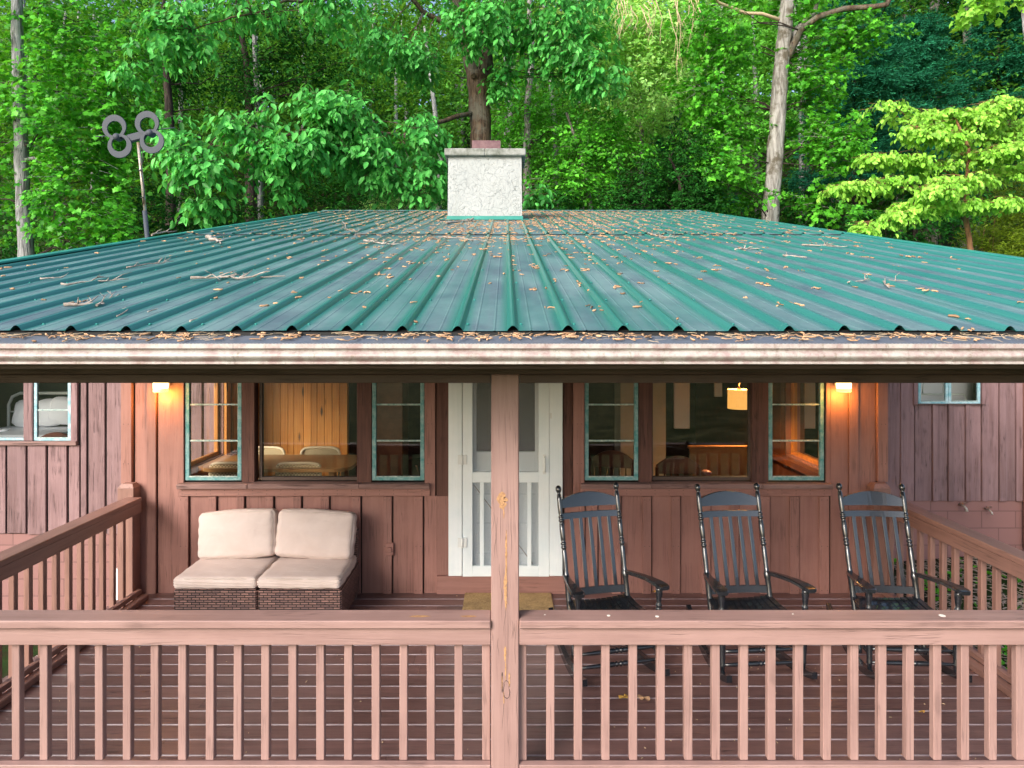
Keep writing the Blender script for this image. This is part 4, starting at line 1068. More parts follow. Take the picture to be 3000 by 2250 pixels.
# dining table and cane chairs
t = thing('dining_table', 'oak dining table with rounded corners behind the left window', 'table', (-2.35, 7.33, .15))
def rrect(x0, x1, y0, y1, r, n=8):
    p = []
    for cx_, cy_, a0 in ((x1-r, y1-r, 0), (x0+r, y1-r, 90), (x0+r, y0+r, 180), (x1-r, y0+r, 270)):
        for k in range(n+1): a = R(a0 + 90*k/n); p.append((cx_+r*math.cos(a), cy_+r*math.sin(a)))
    return p
def slab(mb, pts, z0, z1):
    n = len(pts); b = len(mb.v); mb.v += [(x, y, z0) for x, y in pts] + [(x, y, z1) for x, y in pts]
    for k in range(n): mb.f.append((b+k, b+(k+1)%n, b+n+(k+1)%n, b+n+k)); mb.sm.append(False); mb.mi.append(0)
    mb.f.append(tuple(range(b, b+n))[::-1]); mb.f.append(tuple(range(b+n, b+2*n))); mb.sm += [False, False]; mb.mi += [0, 0]
mb = MB(); slab(mb, rrect(-3.15, -1.60, 6.92, 7.73, .18), .885, .92); mb.build('tabletop', M['table'], t)
for x in (-3.0, -1.80):
    for y in (7.06, 7.58): mb = MB(); mb.tube([(x, y, .148), (x, y, .885)], [.028, .042], 14); mb.build('leg', M['table'], t)
def cane_chair():
    r = thing('cane_chair', 'x', 'chair', (0,0,0))
    mb = MB(); ring = []
    for k in range(41):
        a = 2*math.pi*k/40; ca, sa = math.cos(a), math.sin(a); ring.append((math.copysign(abs(ca)**.45, ca)*.225, .22 + .03*(1-abs(ca)), .70 + math.copysign(abs(sa)**.45, sa)*.115))
    mb.tube(ring, .016, 8, caps=False); mb.build('back_frame', M['cane_wood'], r)
    mb = MB(); mb.box(-.215, .215, .232, .242, .60, .80); mb.build('back_panel', M['cane'], r)
    for s in (-1, 1): mb = MB(); mb.tube([(s*.215, .24, .66), (s*.215, .2, .44), (s*.22, -.2, .43), (s*.22, -.2, .02), (s*.22, .2, .015)], .011, 8); mb.build('steel_frame', M['black'], r)
    mb = MB(); slab(mb, rrect(-.23, .23, -.22, .20, .05, 4), .435, .465); mb.build('seat', M['cane_wood'], r)
    return r
cc = cane_chair()
for i, (x, y, a, lab) in enumerate(((-2.14, 7.0 - .24, 180, 'cane backed chair in the left window, on the near side of the table'), (-2.83, 7.0 - .24, 180, 'cane backed chair seen through the left casement sash'), (-2.16, 7.94 - .24, 0, 'cane backed chair on the far side of the table, nearer its right end'), (-2.81, 7.94 - .24, 0, 'cane backed chair on the far side of the table, cut by the window post'))):
    o = cc if i == 0 else copy_tree(cc)
    o.location = (x, y + (.24*2 if a else 0), .15); o.rotation_euler = (0, 0, R(a)); o['label'] = lab; o['group'] = 'cane chairs at the dining table'
# right room: pendant lamp, bench, dark chairs
P_ = px(2165, 1170, 7.5)
l = thing('pendant_lamp', 'lit linen drum pendant lamp hanging behind the right window', 'lamp', (P_.x, 7.5, 1.47))
mb = MB(); z0 = H - (1197-HY)*7.5/F; z1 = H - (1141-HY)*7.5/F
mb.tube([(P_.x, 7.5, z0), (P_.x, 7.5, z1)], [.122, .120], 32, caps=False); mb.build('lamp_shade', M['shade'], l)
mb = MB(); mb.tube([(P_.x, 7.5, z1 - .05), (P_.x, 7.5, z1 + .01), (P_.x, 7.5, z1 + .03)], [.02, .02, .012], 10); mb.bar((P_.x - .12, 7.5, z1 - .004), (P_.x + .12, 7.5, z1 - .004), .006, .006); mb.build('fitting', M['brass'], l)
mb = MB(); mb.tube([(P_.x, 7.5, z1 + .03), (P_.x + .015, 7.5, z1 + .12), (P_.x + .02, 7.5, 2.62)], .006, 6); mb.build('cord', M['cane_wood'], l)
d = bpy.data.lights.new('pendant_light', 'POINT'); lo_ = bpy.data.objects.new('pendant_light', d); COL.objects.link(lo_); lo_.parent = l; lo_.location = (0, 0, .08); d.energy = 42; d.color = (1.0, .58, .24); d.shadow_soft_size = .06
b = thing('wooden_bench', 'high backed orange wooden bench under the pendant lamp', 'bench', (2.35, 7.3, .15))
mb = MB(); mb.box(1.98, 2.80, 7.30, 7.34, .55, 1.06, .004); mb.build('backrest', M['orangewood'], b)
mb = MB(); mb.box(1.98, 2.80, 6.92, 7.30, .55, .59, .004); mb.box(1.98, 2.02, 6.92, 7.30, .148, .549); mb.box(2.76, 2.80, 6.92, 7.30, .148, .549); mb.build('seat', M['orangewood'], b)
mb = MB(); mb.box(1.96, 2.82, 7.29, 7.35, 1.061, 1.09, .004); mb.build('top_rail', M['orangewood'], b)
t = thing('pink_pot', 'small pink lidded pot on the bench behind the right window', 'pot', (1.955, 7.0, .92))
pp = px(2068, 1391, 7.1)
for o in (t,): o.location = (pp.x, 7.1, .59)
mb = MB(); mb.tube([(pp.x, 7.1, .59), (pp.x, 7.1, .66), (pp.x, 7.1, .80), (pp.x, 7.1, .84), (pp.x, 7.1, .845), (pp.x, 7.1, .87)], [.04, .06, .055, .035, .065, .03], 16); mb.build('pot', M['pink'], t)
def dark_chair(x, y, rz, lab):
    r = thing('dark_chair', lab, 'chair', (x, y, .15), rz, 'dark chairs in the right room')
    mb = MB(); base = len(mb.v); n = 14
    for k in range(n+1):
        u = -1 + 2*k/n; h = .97 - .09*u*u
        for z, dy in ((.80, -.012), (.80, .012), (h, .012), (h, -.012)): mb.v.append((u*.21, .2 + dy, z))
    for k in range(n):
        for j in range(4): mb.f.append((base+k*4+j, base+k*4+(j+1)%4, base+(k+1)*4+(j+1)%4, base+(k+1)*4+j)); mb.sm.append(False); mb.mi.append(0)
    for e in (0, n): mb.f.append(tuple(base+e*4+j for j in range(4))); mb.sm.append(False); mb.mi.append(0)
    mb.build('crest_rail', M['darkwood'], r, world=False)
    for s in (-1, 1):
        mb = MB(); mb.tube([(s*.2, .2, .0), (s*.2, .2, .86)], .018, 8); mb.build('rear_leg', M['darkwood'], r, world=False)
        mb = MB(); mb.tube([(s*.2, -.2, .0), (s*.2, -.2, .44)], .018, 8); mb.build('front_leg', M['darkwood'], r, world=False)
    for k in range(5): mb = MB(); mb.tube([(-.13 + .065*k, .2, .45), (-.13 + .065*k, .2, .80)], .008, 6); mb.build('spindle', M['darkwood'], r, world=False)
    mb = MB(); mb.box(-.22, .22, -.22, .22, .44, .47, .008); mb.build('seat', M['darkwood'], r, world=False)
dark_chair(1.66, 6.75, R(180), 'dark wooden chair with an arched back behind the right window')
dark_chair(1.15, 7.05, R(160), 'dark spindle chair behind the casement beside the white door')
# left wing bedroom
bd = thing('iron_bed', 'white iron bed with pillows in the left wing bedroom', 'bed', (-6.2, 9.6, .15))
def bx(x, D): return (x - CX) * D / F
mb = MB(); D = 9.6; x0 = bx(26, D); x1 = x0 + 1.15
zt = H - (1152-HY)*D/F
mb.tube([(x0, D, .15), (x0, D, zt - .16), (x0 + .05, D, zt - .05), (x0 + .16, D, zt), (x1 - .16, D, zt), (x1 - .05, D, zt - .05), (x1, D, zt - .16), (x1, D, .15)], .022, 10); mb.tube([(x0, D, zt - .26), (x1, D, zt - .26)], .011, 8); mb.build('headboard', M['iron'], bd)
mb = MB(); mb.box(x0 + .02, x1 + .1, D - .95, D - .03, .5, H - (1262-HY)*9.2/F + .02, .05); mb.build('mattress', M['linen'], bd)
for k, (cx_, dz, ro) in enumerate(((83, 0, 3), (150, .02, -4), (196, .05, 6))):
    mb = MB(); cushion(mb, (bx(cx_, 9.45), 9.45 - .03*k, .98 + dz + .2), .36, .16, .36, Matrix.Rotation(R(ro), 3, 'Y') @ Matrix.Rotation(R(-14), 3, 'X'), puff=.03, n=10, seed=k, r=.07); o = mb.build('pillow', M['linen'], bd); weld(o)
rc = thing('bedroom_chair', 'red brown round backed chair behind the left wing window', 'chair', (bx(165, 8.6), 8.6, .15))
mb = MB(); c = bx(165, 8.6); base = len(mb.v); n = 14
for k in range(n+1):
    u = -1 + 2*k/n; h = H - (1266-HY)*8.6/F - .06*u*u
    for z, dy in ((.75, -.012), (.75, .012), (h, .012), (h, -.012)): mb.v.append((c + u*.19, 8.6 + dy, z))
for k in range(n):
    for j in range(4): mb.f.append((base+k*4+j, base+k*4+(j+1)%4, base+(k+1)*4+(j+1)%4, base+(k+1)*4+j)); mb.sm.append(False); mb.mi.append(0)
mb.build('backrest', M['redwood'], rc)
for s in (-.17, .17): mb = MB(); mb.box(c+s-.02, c+s+.02, 8.58, 8.62, .15, .76); mb.build('leg', M['redwood'], rc)
ns = thing('night_stand', 'dark bedside table with a white dish in the left wing bedroom', 'bedside table', (bx(10, 9.0), 9.0, .15))
mb = MB(); zt = H - (1266-HY)*9.0/F; mb.box(bx(-60, 9.0), bx(54, 9.0), 8.9, 9.3, .5, zt, .006); mb.build('top', M['darkwood'], ns)
mb = MB(); mb.tube([(bx(4, 9.0), 9.05, zt), (bx(4, 9.0), 9.05, zt + .035)], [.05, .075], 16); mb.build('dish', M['linen'], ns)
wr_ = thing('bedroom_interior', 'green bedroom seen through the left wing window', 'room', (-6, 9, 0))
mb = MB(); mb.box(-9, XL - .02, 10.6, 10.7, -.5, 2.46); mb.box(-9, -8.9, 8.32, 10.6, -.5, 2.46); mb.build('wall', M['green_wall'], wr_)
mb = MB(); mb.box(-9, XL - .02, 8.32, 10.6, .05, .14); mb.build('floor_boards', M['tile'], wr_)
wr2 = thing('bunk_room_interior', 'pale room seen through the right wing window', 'room', (6, 9, 0))
mb = MB(); mb.box(XR + .02, 9.2, 8.75, 8.8, -.5, 2.46); mb.build('wall', M['linen'], wr2)
ib = thing('iron_bunk', 'white iron bed rails inside the right wing window', 'bed', (5.2, 8.9, 0))
mb = MB(); a, b_ = (s5(862)-CX)*8.55/F, (s5(1170)-CX)*8.55/F; z = H - (1155-HY)*8.55/F
mb.tube([(a, 8.55, z), (b_ - .03, 8.55, z), (b_, 8.55, z - .03), (b_, 8.55, z - .4)], .012, 8); mb.tube([(a, 8.55, z - .1), (b_, 8.55, z - .1)], .01, 8)
xm = (s5(958)-CX)*8.55/F; mb.tube([(xm - .13, 8.55, z), (xm - .13, 8.55, z + .12), (xm - .08, 8.55, z + .2), (xm, 8.55, z + .23), (xm + .08, 8.55, z + .2), (xm + .13, 8.55, z + .12), (xm + .13, 8.55, z)], .008, 8); mb.build('bed_rail', M['iron'], ib)

# ------------------------------------------------------------------ small outdoor things
for x_, y_, lab in ((2818, 1480, 'garden tap on the right wing wall, the one nearer the railing'), (2892, 1492, 'small garden tap on the right wing wall, the one nearer the downspout')):
    p = px(x_, y_, 8.15); l = thing('garden_tap', lab, 'tap', (p.x, 8.19, p.z), group='garden taps on the right wing')
    k = 1 if x_ < 2850 else .75
    mb = MB(); mb.tube([(p.x, 8.20, p.z), (p.x, 8.12, p.z), (p.x + .01, 8.09, p.z - .02), (p.x + .012, 8.08, p.z - .06*k)], [.016*k, .014*k, .014*k, .018*k], 8); mb.build('spout', M['steel'], l)
    mb = MB(); mb.tube([(p.x - .04*k, 8.12, p.z + .035), (p.x + .04*k, 8.12, p.z + .035)], .010, 6); mb.tube([(p.x, 8.12, p.z), (p.x, 8.12, p.z + .035)], .007, 6); mb.build('handle', M['brass'], l)
p = thing('drain_pipe', 'white drain pipe glimpsed behind the left side railing', 'pipe', (-5.25, 8.1, -1.1))
mb = MB(); q = px(330, 1700, 7.9); mb.tube([(q.x, 8.02, wgz(1650)), (q.x, 8.02, wgz(1770)), (q.x, 7.9, wgz(1800)), (q.x - .3, 7.5, -1.12)], .035, 10); mb.build('pipe', M['hinge'], p)

# antenna
DA = 7.3
def ap(x, y): return px(x, y, DA)
an = thing('tv_antenna', 'grey four loop television antenna on a pole at the left roof edge', 'antenna', (ap(432, 697).x, DA, 2.2))
mb = MB(); b0, b1 = ap(434, 720), ap(405, 418); dirn = (b0 - b1).normalized()
mb.tube([b0 + dirn * 1.1, ap(424, 618)], .024, 10); mb.build('lower_pole', M['antenna'], an)
mb = MB(); mb.tube([ap(426, 625), b1], .017, 10); mb.build('pole', M['steel'], an)
mb = MB(); pts = [ap(421, 430), ap(424, 470), ap(416, 500), ap(428, 560), ap(424, 600)]; mb.tube([p_ + Vector((0, -.03, 0)) for p_ in pts], .004, 6)
for yy in (500, 580): c = ap(405 + (yy - 418) * .092, yy); mb.tube([c + Vector((-.02, -.02, 0)), c + Vector((.0, -.028, .0)), c + Vector((.02, -.02, 0))], .005, 6)
mb.build('cable', M['cable'], an)
mb = MB(); a_, b_ = ap(375, 408), ap(424, 395); mb.bar(a_, b_, .05, .085, c=.01); mb.bar(ap(345, 405), ap(450, 392), .02, .03); mb.build('centre_box', M['antenna'], an)
def ring(c, ro, ri, sh, name='loop'):
    mb = MB(); n = 36; base = len(mb.v); c = Vector(c); sh = Vector(sh)
    for k in range(n):
        a = 2*math.pi*k/n; u = Vector((math.cos(a), 0, math.sin(a)))
        for rr_, dy in ((ri, .008), (ri + .001, -.009), ((ri+ro)/2, -.0095), (ro - .001, -.009), (ro, .008)): v_ = c + u*rr_ + sh*(1 if rr_ < (ri+ro)/2 else 0); mb.v.append((v_.x, v_.y + dy, v_.z))
    for k in range(n):
        for j in range(5): mb.f.append((base+k*5+j, base+((k+1)%n)*5+j, base+((k+1)%n)*5+(j+1)%5, base+k*5+(j+1)%5)); mb.sm.append(False); mb.mi.append(0)
    mb.build(name, M['antenna'], an)
for x, y, k in ((340, 374, -1), (356, 430, 1), (435.5, 363, -1), (450, 417, 1)): ring(ap(x, y) + Vector((0, -.03, 0)), .129, .080, (-.006*k, 0, .020*k))
for x, y in ((346, 403), (443.5, 391.5)):
    mb = MB(); c = ap(x, y); mb.tube([c + Vector((0, .03, 0)), c + Vector((0, -.035, 0)), c + Vector((0, -.055, 0)), c + Vector((0, -.062, 0))], [.038, .038, .028, .010], 18); mb.build('hub', M['antenna'], an)
for (x0, y0), (x1, y1) in (((280, 400), (322, 398)), ((463, 379), (513, 374))): mb = MB(); mb.tube([ap(x0, y0), ap(x1, y1)], .006, 6); mb.build('reflector_rod', M['antenna'], an)

# ------------------------------------------------------------------ fallen twigs on the roof
def yroof(y): return 1218.5 / (438.6 - (HY - y))
def rpt(x, y, lift=.012):
    D = yroof(y); return Vector(((x - CX) * D / F, D, rz(D) + lift + (.013 if D > 7.9 else 0)))
def twig(x0, y0, x1, y1, rad, lab, seed, forks=3, curl=0):
    r = random.Random(seed); a, b = rpt(x0, y0), rpt(x1, y1); L = (b - a).length
    rad *= 1.05; t = thing('fallen_twig', lab, 'twig', tuple(a), group='dead twigs lying on the roof')
    mb = MB(); pts = []; n = 9; side = Vector((0, 1, SL))
    for k in range(n):
        q = a.lerp(b, k/(n-1)) + side * (L * .06 * r.uniform(-1, 1) + curl * L * math.sin(math.pi*k/(n-1))); q.z = rz(q.y) + .012 + (.013 if q.y > 7.85 else 0) + r.uniform(0, .02) * min(1, L) ; pts.append(q)
    mb.tube(pts, [rad*(1 - .6*k/(n-1)) * r.uniform(.85, 1.2) for k in range(n)], 6)
    for f in range(forks):
        k = r.randint(1, n-2); p = pts[k]; d = (b - a).normalized() * r.uniform(.3, 1) + side * r.choice((-1, 1)) * r.uniform(.3, .9); l = L * r.uniform(.12, .35)
        p1 = p + d * l * .5 + Vector((0,0,r.uniform(.0, .03))); p2 = p + d * l + Vector((0,0,r.uniform(-.01,.05)))
        for q in (p1, p2): q.z = max(q.z, rz(q.y) + .01 + (.013 if q.y > 7.85 else 0))
        mb.tube([p, p1, p2], [rad*.6, rad*.45, rad*.2], 5)
        if r.random() < .6:
            p3 = p1 + d.cross(Vector((0,0,1))) * l * r.choice((-.4, .4)) + Vector((0,0,.02)); mb.tube([p1, p3], [rad*.35, rad*.15], 4)
    mb.build('stick', M['twig'], t)
for args in ((564, 822, 839, 818, .009, 'longest pale dead branch on the left half of the roof', 1, 7, 0), (173, 842, 371, 826, .007, 'crooked twig at the far left low on the roof', 2, 4, .1),
             (190, 900, 305, 898, .009, 'forked twig nearest the gutter on the left, white at its thick end', 3, 2, 0), (290, 900, 357, 868, .005, 'thin upright twig above the forked one on the left', 31, 3, 0),
             (374, 788, 506, 772, .006, 'tangled twig with brown leaves high on the left roof', 4, 6, .08), (605, 700, 651, 716, .022, 'short thick lichened stick below the antenna', 5, 1, 0),
             (116, 823, 186, 818, .006, 'small twig near the left edge of the photo', 6, 2, 0), (1067, 708, 1158, 722, .012, 'pale twig bundle left below the chimney', 7, 6, 0),
             (1309, 660, 1400, 652, .018, 'dark branch lying against the chimney foot', 8, 4, .25), (1284, 700, 1434, 716, .007, 'thin curved twig under the chimney', 9, 4, .2),
             (2154, 735, 2231, 733, .009, 'bent white twig in the upper right of the roof', 10, 3, .1), (2350, 722, 2487, 728, .009, 'long pale twig near the right roof edge', 11, 4, .05),
             (2294, 753, 2362, 759, .010, 'straight white stick below the long twig on the right', 12, 1, 0), (2482, 834, 2545, 826, .005, 'thin twig low on the right half of the roof', 13, 2, 0),
             (2600, 848, 2656, 830, .005, 'curled white tendril low on the right of the roof', 14, 2, .35), (441, 692, 516, 684, .010, 'twig hanging over the left roof edge beside the antenna pole', 15, 3, .1),
             (1005, 655, 1045, 700, .006, 'upright dark twig on the sheet seam left of the chimney', 16, 4, 0), (1900, 690, 1980, 702, .008, 'fine twig tangle on the seam right of the chimney', 17, 5, 0),
             (345, 935, 360, 912, .003, 'hair thin curved twig above the gutter on the left', 18, 0, .3), (432, 922, 462, 912, .003, 'small dark curled twig above the gutter', 19, 0, .4), (555, 950, 600, 940, .004, 'dark curled bark strip at the roof lip', 20, 0, .3)):
    twig(*args)

# litter: countless catkins, husks and straw
def ribbon(mb, p, ang, L, wd, curl, zf, lift, r, n=4, thick=.004):
    pts = []
    a = ang
    q = Vector((p[0], p[1], 0))
    for k in range(n+1):
        pts.append(Vector((q.x, q.y, zf(q.y) + lift + thick + r.uniform(0, .003)))); a += curl / n; q = q + Vector((math.cos(a), math.sin(a), 0)) * L / n
    mb.tube(pts, [wd*.5] + [wd*.5*r.uniform(.7, 1.3) for _ in range(n-1)] + [wd*.3], 4)
r = random.Random(5); mb = MB(); cnt = 0
while cnt < 9000:
    y = YR - .1 - (YR - Y0) * r.random() ** 1.5; x = r.gauss(.35, 1.25) if r.random() < .6 else r.uniform(RX0 + .1, RX1 - .1)
    if not RX0 + .1 < x < RX1 - .1: continue
    if y < 7 and r.random() < .93 - .09 * (y - 3): continue
    if YC - .15 < y < YC + .85 and cxp(1300) < x < cxp(1540): continue
    if r.random() < .45:       # collects beside the ribs
        k = round((x - .029) / .2286); x = .029 + .2286 * k + r.choice((-1, 1)) * r.uniform(.028, .05)
    m = 1 if r.random() < .5 else r.randint(2, 4)
    for _ in range(m):
        ph = ((x - .029 + .1143) % .2286) - .1143
        up_ = .02 if abs(ph) < .022 else 0
        ribbon(mb, (x + r.uniform(-.03, .03), y + r.uniform(-.05, .05)), r.uniform(0, 6.28), r.uniform(.018, .055), r.uniform(.005, .011), r.uniform(-2.2, 2.2), lambda v: rz(min(v, YR - .01)), (.013 if y > 7.88 else 0) + up_, r); cnt += 1
tag(mb.build('roof_litter', M['catkin']), kind='stuff')
mb = MB()
def zg(y): return 2.302 - (2.835 - max(2.703, min(2.835, y))) * .27 + .001
for k in range(340):
    x = r.uniform(-2.3, 2.35)
    if r.random() < .6: x = .029 + .2286 * round((x - .029) / .2286) + r.gauss(.02, .045)
    y = r.uniform(2.715, 2.81) if r.random() < .5 else 2.81 - abs(r.gauss(0, .03)); 
    if y < 2.712: y = 2.73
    ribbon(mb, (x, y), r.uniform(-.9, .9) + r.choice((0, 3.14)), r.uniform(.015, .055), r.uniform(.003, .0085), r.uniform(-2.6, 2.6), zg, r.uniform(0, .008), r, 5)
tag(mb.build('gutter_litter', M['catkin']), kind='stuff')
mb = MB()
for k in range(240):
    x = r.uniform(-2.3, 2.35); x = .029 + .2286 * round((x - .029) / .2286) + r.gauss(0, .06); y = 2.80 - abs(r.gauss(0, .03)); y = max(y, 2.725)
    ribbon(mb, (x, y), r.uniform(-1.2, 1.2) + r.choice((0, 3.14)), r.uniform(.03, .09), r.uniform(.001, .0022), r.uniform(-1.5, 1.5), zg, r.uniform(.002, .014), r, 4, .001)
tag(mb.build('gutter_straw', M['straw']), kind='stuff')
# leaves and specks on the porch floor
for k, (x_, y_, wd, ro, lab) in enumerate(((1832, 2045, .075, .2, 'yellow fallen leaf on the porch floor before the first rocking chair'), (1885, 2047, .07, 2.4, 'orange curled fallen leaf beside the yellow one on the porch floor'), (1917, 1734, .05, 1.0, 'small yellow leaf at the foot of the wall behind the first rocking chair'), (2700, 2087, .03, .1, 'small pale leaf on the boards at the right'))):
    D = 2.30 * F / (y_ - HY); X = (x_ - CX) * D / F
    mb = MB(); n = 12; base = len(mb.v); mb.v.append((X, D, .022))
    for j in range(n):
        a = 2*math.pi*j/n; q = wd*.5*(1 + .35*math.cos(2*(a-ro)) + r.uniform(-.15, .15)); mb.v.append((X + q*math.cos(a), D + q*math.sin(a)*.8, .006 + .022*r.random()))
    for j in range(n): mb.f.append((base, base+1+j, base+1+(j+1)%n)); mb.sm.append(False); mb.mi.append(0)
    tag(mb.build('fallen_leaf', M['yleaf'] if k != 1 else M['catkin']), lab, 'leaf', 'fallen leaves on the porch')
mb = MB()
for k in range(170):
    X = r.uniform(-2.9, 3.1) if k % 2 else r.uniform(.3, 3.1); D = r.uniform(3.6, 6.0)
    ribbon(mb, (X, D), r.uniform(0, 6), r.uniform(.004, .018), r.uniform(.003, .007), r.uniform(-1, 1), lambda v: 0, .001, r, 2, .002)
tag(mb.build('floor_debris', M['straw']), kind='stuff')
# ------------------------------------------------------------------ foliage
def norm(a): return a / np.maximum(np.linalg.norm(a, axis=-1, keepdims=True), 1e-9)
T_BROAD = (np.array([(0,0,0),(.30,.24,.05),(.68,.22,.02),(1,0,-.16),(.68,-.22,.02),(.30,-.24,.05)]), [(0,3,2,1),(0,5,4,3)])
T_OVAL = (np.array([(0,0,0),(.35,.33,.06),(.75,.24,-.02),(1,0,-.22),(.75,-.24,-.02),(.35,-.33,.06)]), [(0,3,2,1),(0,5,4,3)])
T_STAR = (np.array([(0,0,0),(-.02,.38,.03),(.30,.30,0),(.42,.58,-.06),(.66,.26,0),(1,0,-.12),(.66,-.26,0),(.42,-.58,-.06),(.30,-.30,0),(-.02,-.38,.03),(.35,0,.05)]), [(0,10,2,1),(10,4,3,2),(10,5,4),(10,6,5),(10,8,7,6),(0,9,8,10)])
T_TUFT = (np.array([(0,0,0),(.5,.14,.03),(1,0,0),(.5,-.14,.03)]), [(0,1,2,3)])
T_NEEDLE = (np.array([(0,.02,0),(1,.12,0),(.9,0,.05),(1,-.12,0),(0,-.02,0)]), [(0,4,2,1),(0,4,3,2)])
def leaf_object(name, P, D, N, L, tint, tmpl, mat, parent=None, off=(0,0,0)):
    tv, tf = tmpl; n = len(P); k = len(tv)
    D = norm(D); S = norm(np.cross(N, D)); W = np.cross(D, S)
    V = P[:,None,:] + L[:,None,None] * (tv[None,:,0,None]*D[:,None,:] + tv[None,:,1,None]*S[:,None,:] + tv[None,:,2,None]*W[:,None,:])
    V = V.reshape(-1,3) - np.array(off)
    lens = np.array([len(f) for f in tf]); flat = np.concatenate([np.array(f) for f in tf])
    loops = (flat[None,:] + (np.arange(n)*k)[:,None]).ravel()
    starts = np.concatenate([[0], np.cumsum(np.tile(lens, n))[:-1]])
    me = bpy.data.meshes.new(name); me.vertices.add(len(V)); me.vertices.foreach_set('co', V.ravel())
    me.loops.add(len(loops)); me.loops.foreach_set('vertex_index', loops.astype(np.int32))
    me.polygons.add(len(starts)); me.polygons.foreach_set('loop_start', starts.astype(np.int32))
    at = me.attributes.new('tint', 'FLOAT', 'POINT'); at.data.foreach_set('value', np.repeat(tint, k).astype(np.float32))
    me.update(calc_edges=True); me.materials.append(mat)
    o = bpy.data.objects.new(name, me); COL.objects.link(o); o.parent = parent
    return o
def clump_noise(p, seed, f=1.0):
    s = np.zeros(len(p)); g = np.random.default_rng(seed)
    for k in range(5):
        w_ = g.normal(size=3) * f * (1.0 + .6*k); s += np.sin(p @ w_ + g.uniform(0, 6.28)) / (1 + .35*k)
    return s / 2.6
class Crown:
    """collects leaf clusters (sprays on short twigs) and the wood that carries them"""
    def __init__(s, seed): s.g = np.random.default_rng(seed); s.seed = seed; s.P=[]; s.D=[]; s.N=[]; s.L=[]; s.T=[]; s.seg=[]
    def blob(s, c, r, ncl, leaf, per=9, twig=.5, droop=.3, clump=1.0, thr=-.15, tint=None, flat=.0, shell=2.2, follow=None, spread=1.0):
        g = s.g; c = np.array(c, float); r = np.array(r, float)
        p = g.normal(size=(ncl*3, 3)); p = norm(p) * (g.random((ncl*3,1)) ** (1/shell))
        q = c + p * r
        keep = clump_noise(q, s.seed + 5, clump) > thr
        q, p = q[keep][:ncl], p[keep][:ncl]; m = len(q)
        if m == 0: return q
        out = norm(p * r[::-1] * 0 + p); hz = g.normal(size=(m,3)); hz[:,2] *= .35
        td = norm(out * .9 + hz * .7 * spread + np.array([0,0,-.15 * droop])); td[:,2] *= (1 - flat); td = norm(td)
        tl = twig * g.uniform(.6, 1.3, m)
        up_ = np.array([0,0,1.0])
        ct = g.uniform(0, 1, m) if tint is None else np.clip(tint + g.normal(0, .12, m), 0, 1)
        t = (np.arange(per) + .5) / per
        side = norm(np.cross(td, up_ + g.normal(0, .15, (m,3))))
        PP = q[:,None,:] + td[:,None,:] * (tl[:,None] * t[None,:])[:,:,None] + np.array([0,0,-1.0]) * (tl[:,None]*t[None,:]**2*droop*.6)[:,:,None]
        sg = np.where(np.arange(per) % 2 == 0, 1.0, -1.0)
        DD = td[:,None,:] * .55 + side[:,None,:] * sg[None,:,None] * (1 - .6*t)[None,:,None] + np.array([0,0,-1.0]) * droop + g.normal(0, .28, (m, per, 3))
        NN = up_ * .9 + out[:,None,:] * .6 + np.array([0,-.25,0]) + g.normal(0, .5, (m, per, 3)) + DD * .0
        PP = PP + g.normal(0, leaf*.25, (m, per, 3))
        s.P.append(PP.reshape(-1,3)); s.D.append(DD.reshape(-1,3)); s.N.append(NN.reshape(-1,3)); s.L.append(leaf * g.uniform(.5, 1.25, m*per)); s.T.append(np.repeat(ct, per))
        for i in range(m): s.seg.append((q[i] - td[i]*tl[i]*.3, q[i] + td[i]*tl[i]*.9, .006, .002))
        return q
    def build(s, tmpl, mat, parent, name='foliage', off=(0,0,0), yclip=None):
        P = np.concatenate(s.P); D = np.concatenate(s.D); N = np.concatenate(s.N); L = np.concatenate(s.L); T = np.concatenate(s.T)
        return leaf_object(name, P, D, N, L, T, tmpl, mat, parent, off)
    def twigs(s, mb, frac=1.0, scale=1.0):
        for a, b, ra, rb in s.seg:
            if s.g.random() < frac: mb.tube([Vector(a), Vector(b)], [ra*scale, rb*scale], 3, caps=False)
def limb(mb, a, b, ra, rb, sag=0.0, wig=.06, n=7, seed=0, sides=8, lift=.0):
    r = random.Random(seed); a, b = Vector(a), Vector(b); L = (b-a).length; pts = []
    for k in range(n):
        t = k/(n-1); q = a.lerp(b, t); e = math.sin(math.pi*t); q += Vector((r.uniform(-1,1), r.uniform(-1,1), r.uniform(-1,1)))*wig*L*e + Vector((0,0,(lift - sag)*L*e)); pts.append(q)
    mb.tube(pts, [ra + (rb-ra)*(k/(n-1))**.8 for k in range(n)], sides); return pts
def trunk_mesh(mb, pts, seed=0, sides=14):
    """pts: (x,y,z,r); interpolated with small swellings"""
    r = random.Random(seed); out = []; rad = []
    for k in range(len(pts)-1):
        a, b = pts[k], pts[k+1]; m = 5
        for j in range(m):
            t = j/m; out.append(Vector([a[i]+(b[i]-a[i])*t for i in range(3)]) + Vector((r.uniform(-1,1), r.uniform(-1,1), 0))*a[3]*.06); rad.append((a[3]+(b[3]-a[3])*t)*r.uniform(.94,1.07))
    out.append(Vector(pts[-1][:3])); rad.append(pts[-1][3]); mb.tube(out, rad, sides)
def Q(x, y, D): p = px(x, y, D); return (p.x, p.y, p.z)
def TP(x, y, D, w): p = px(x, y, D); return (p.x, p.y, p.z, w * D / F / 2)    # trunk point with its width in photo pixels
def tree(name, label, base, group=None, cat='tree'):
    return thing(name, label, cat, tuple(base), group=group)
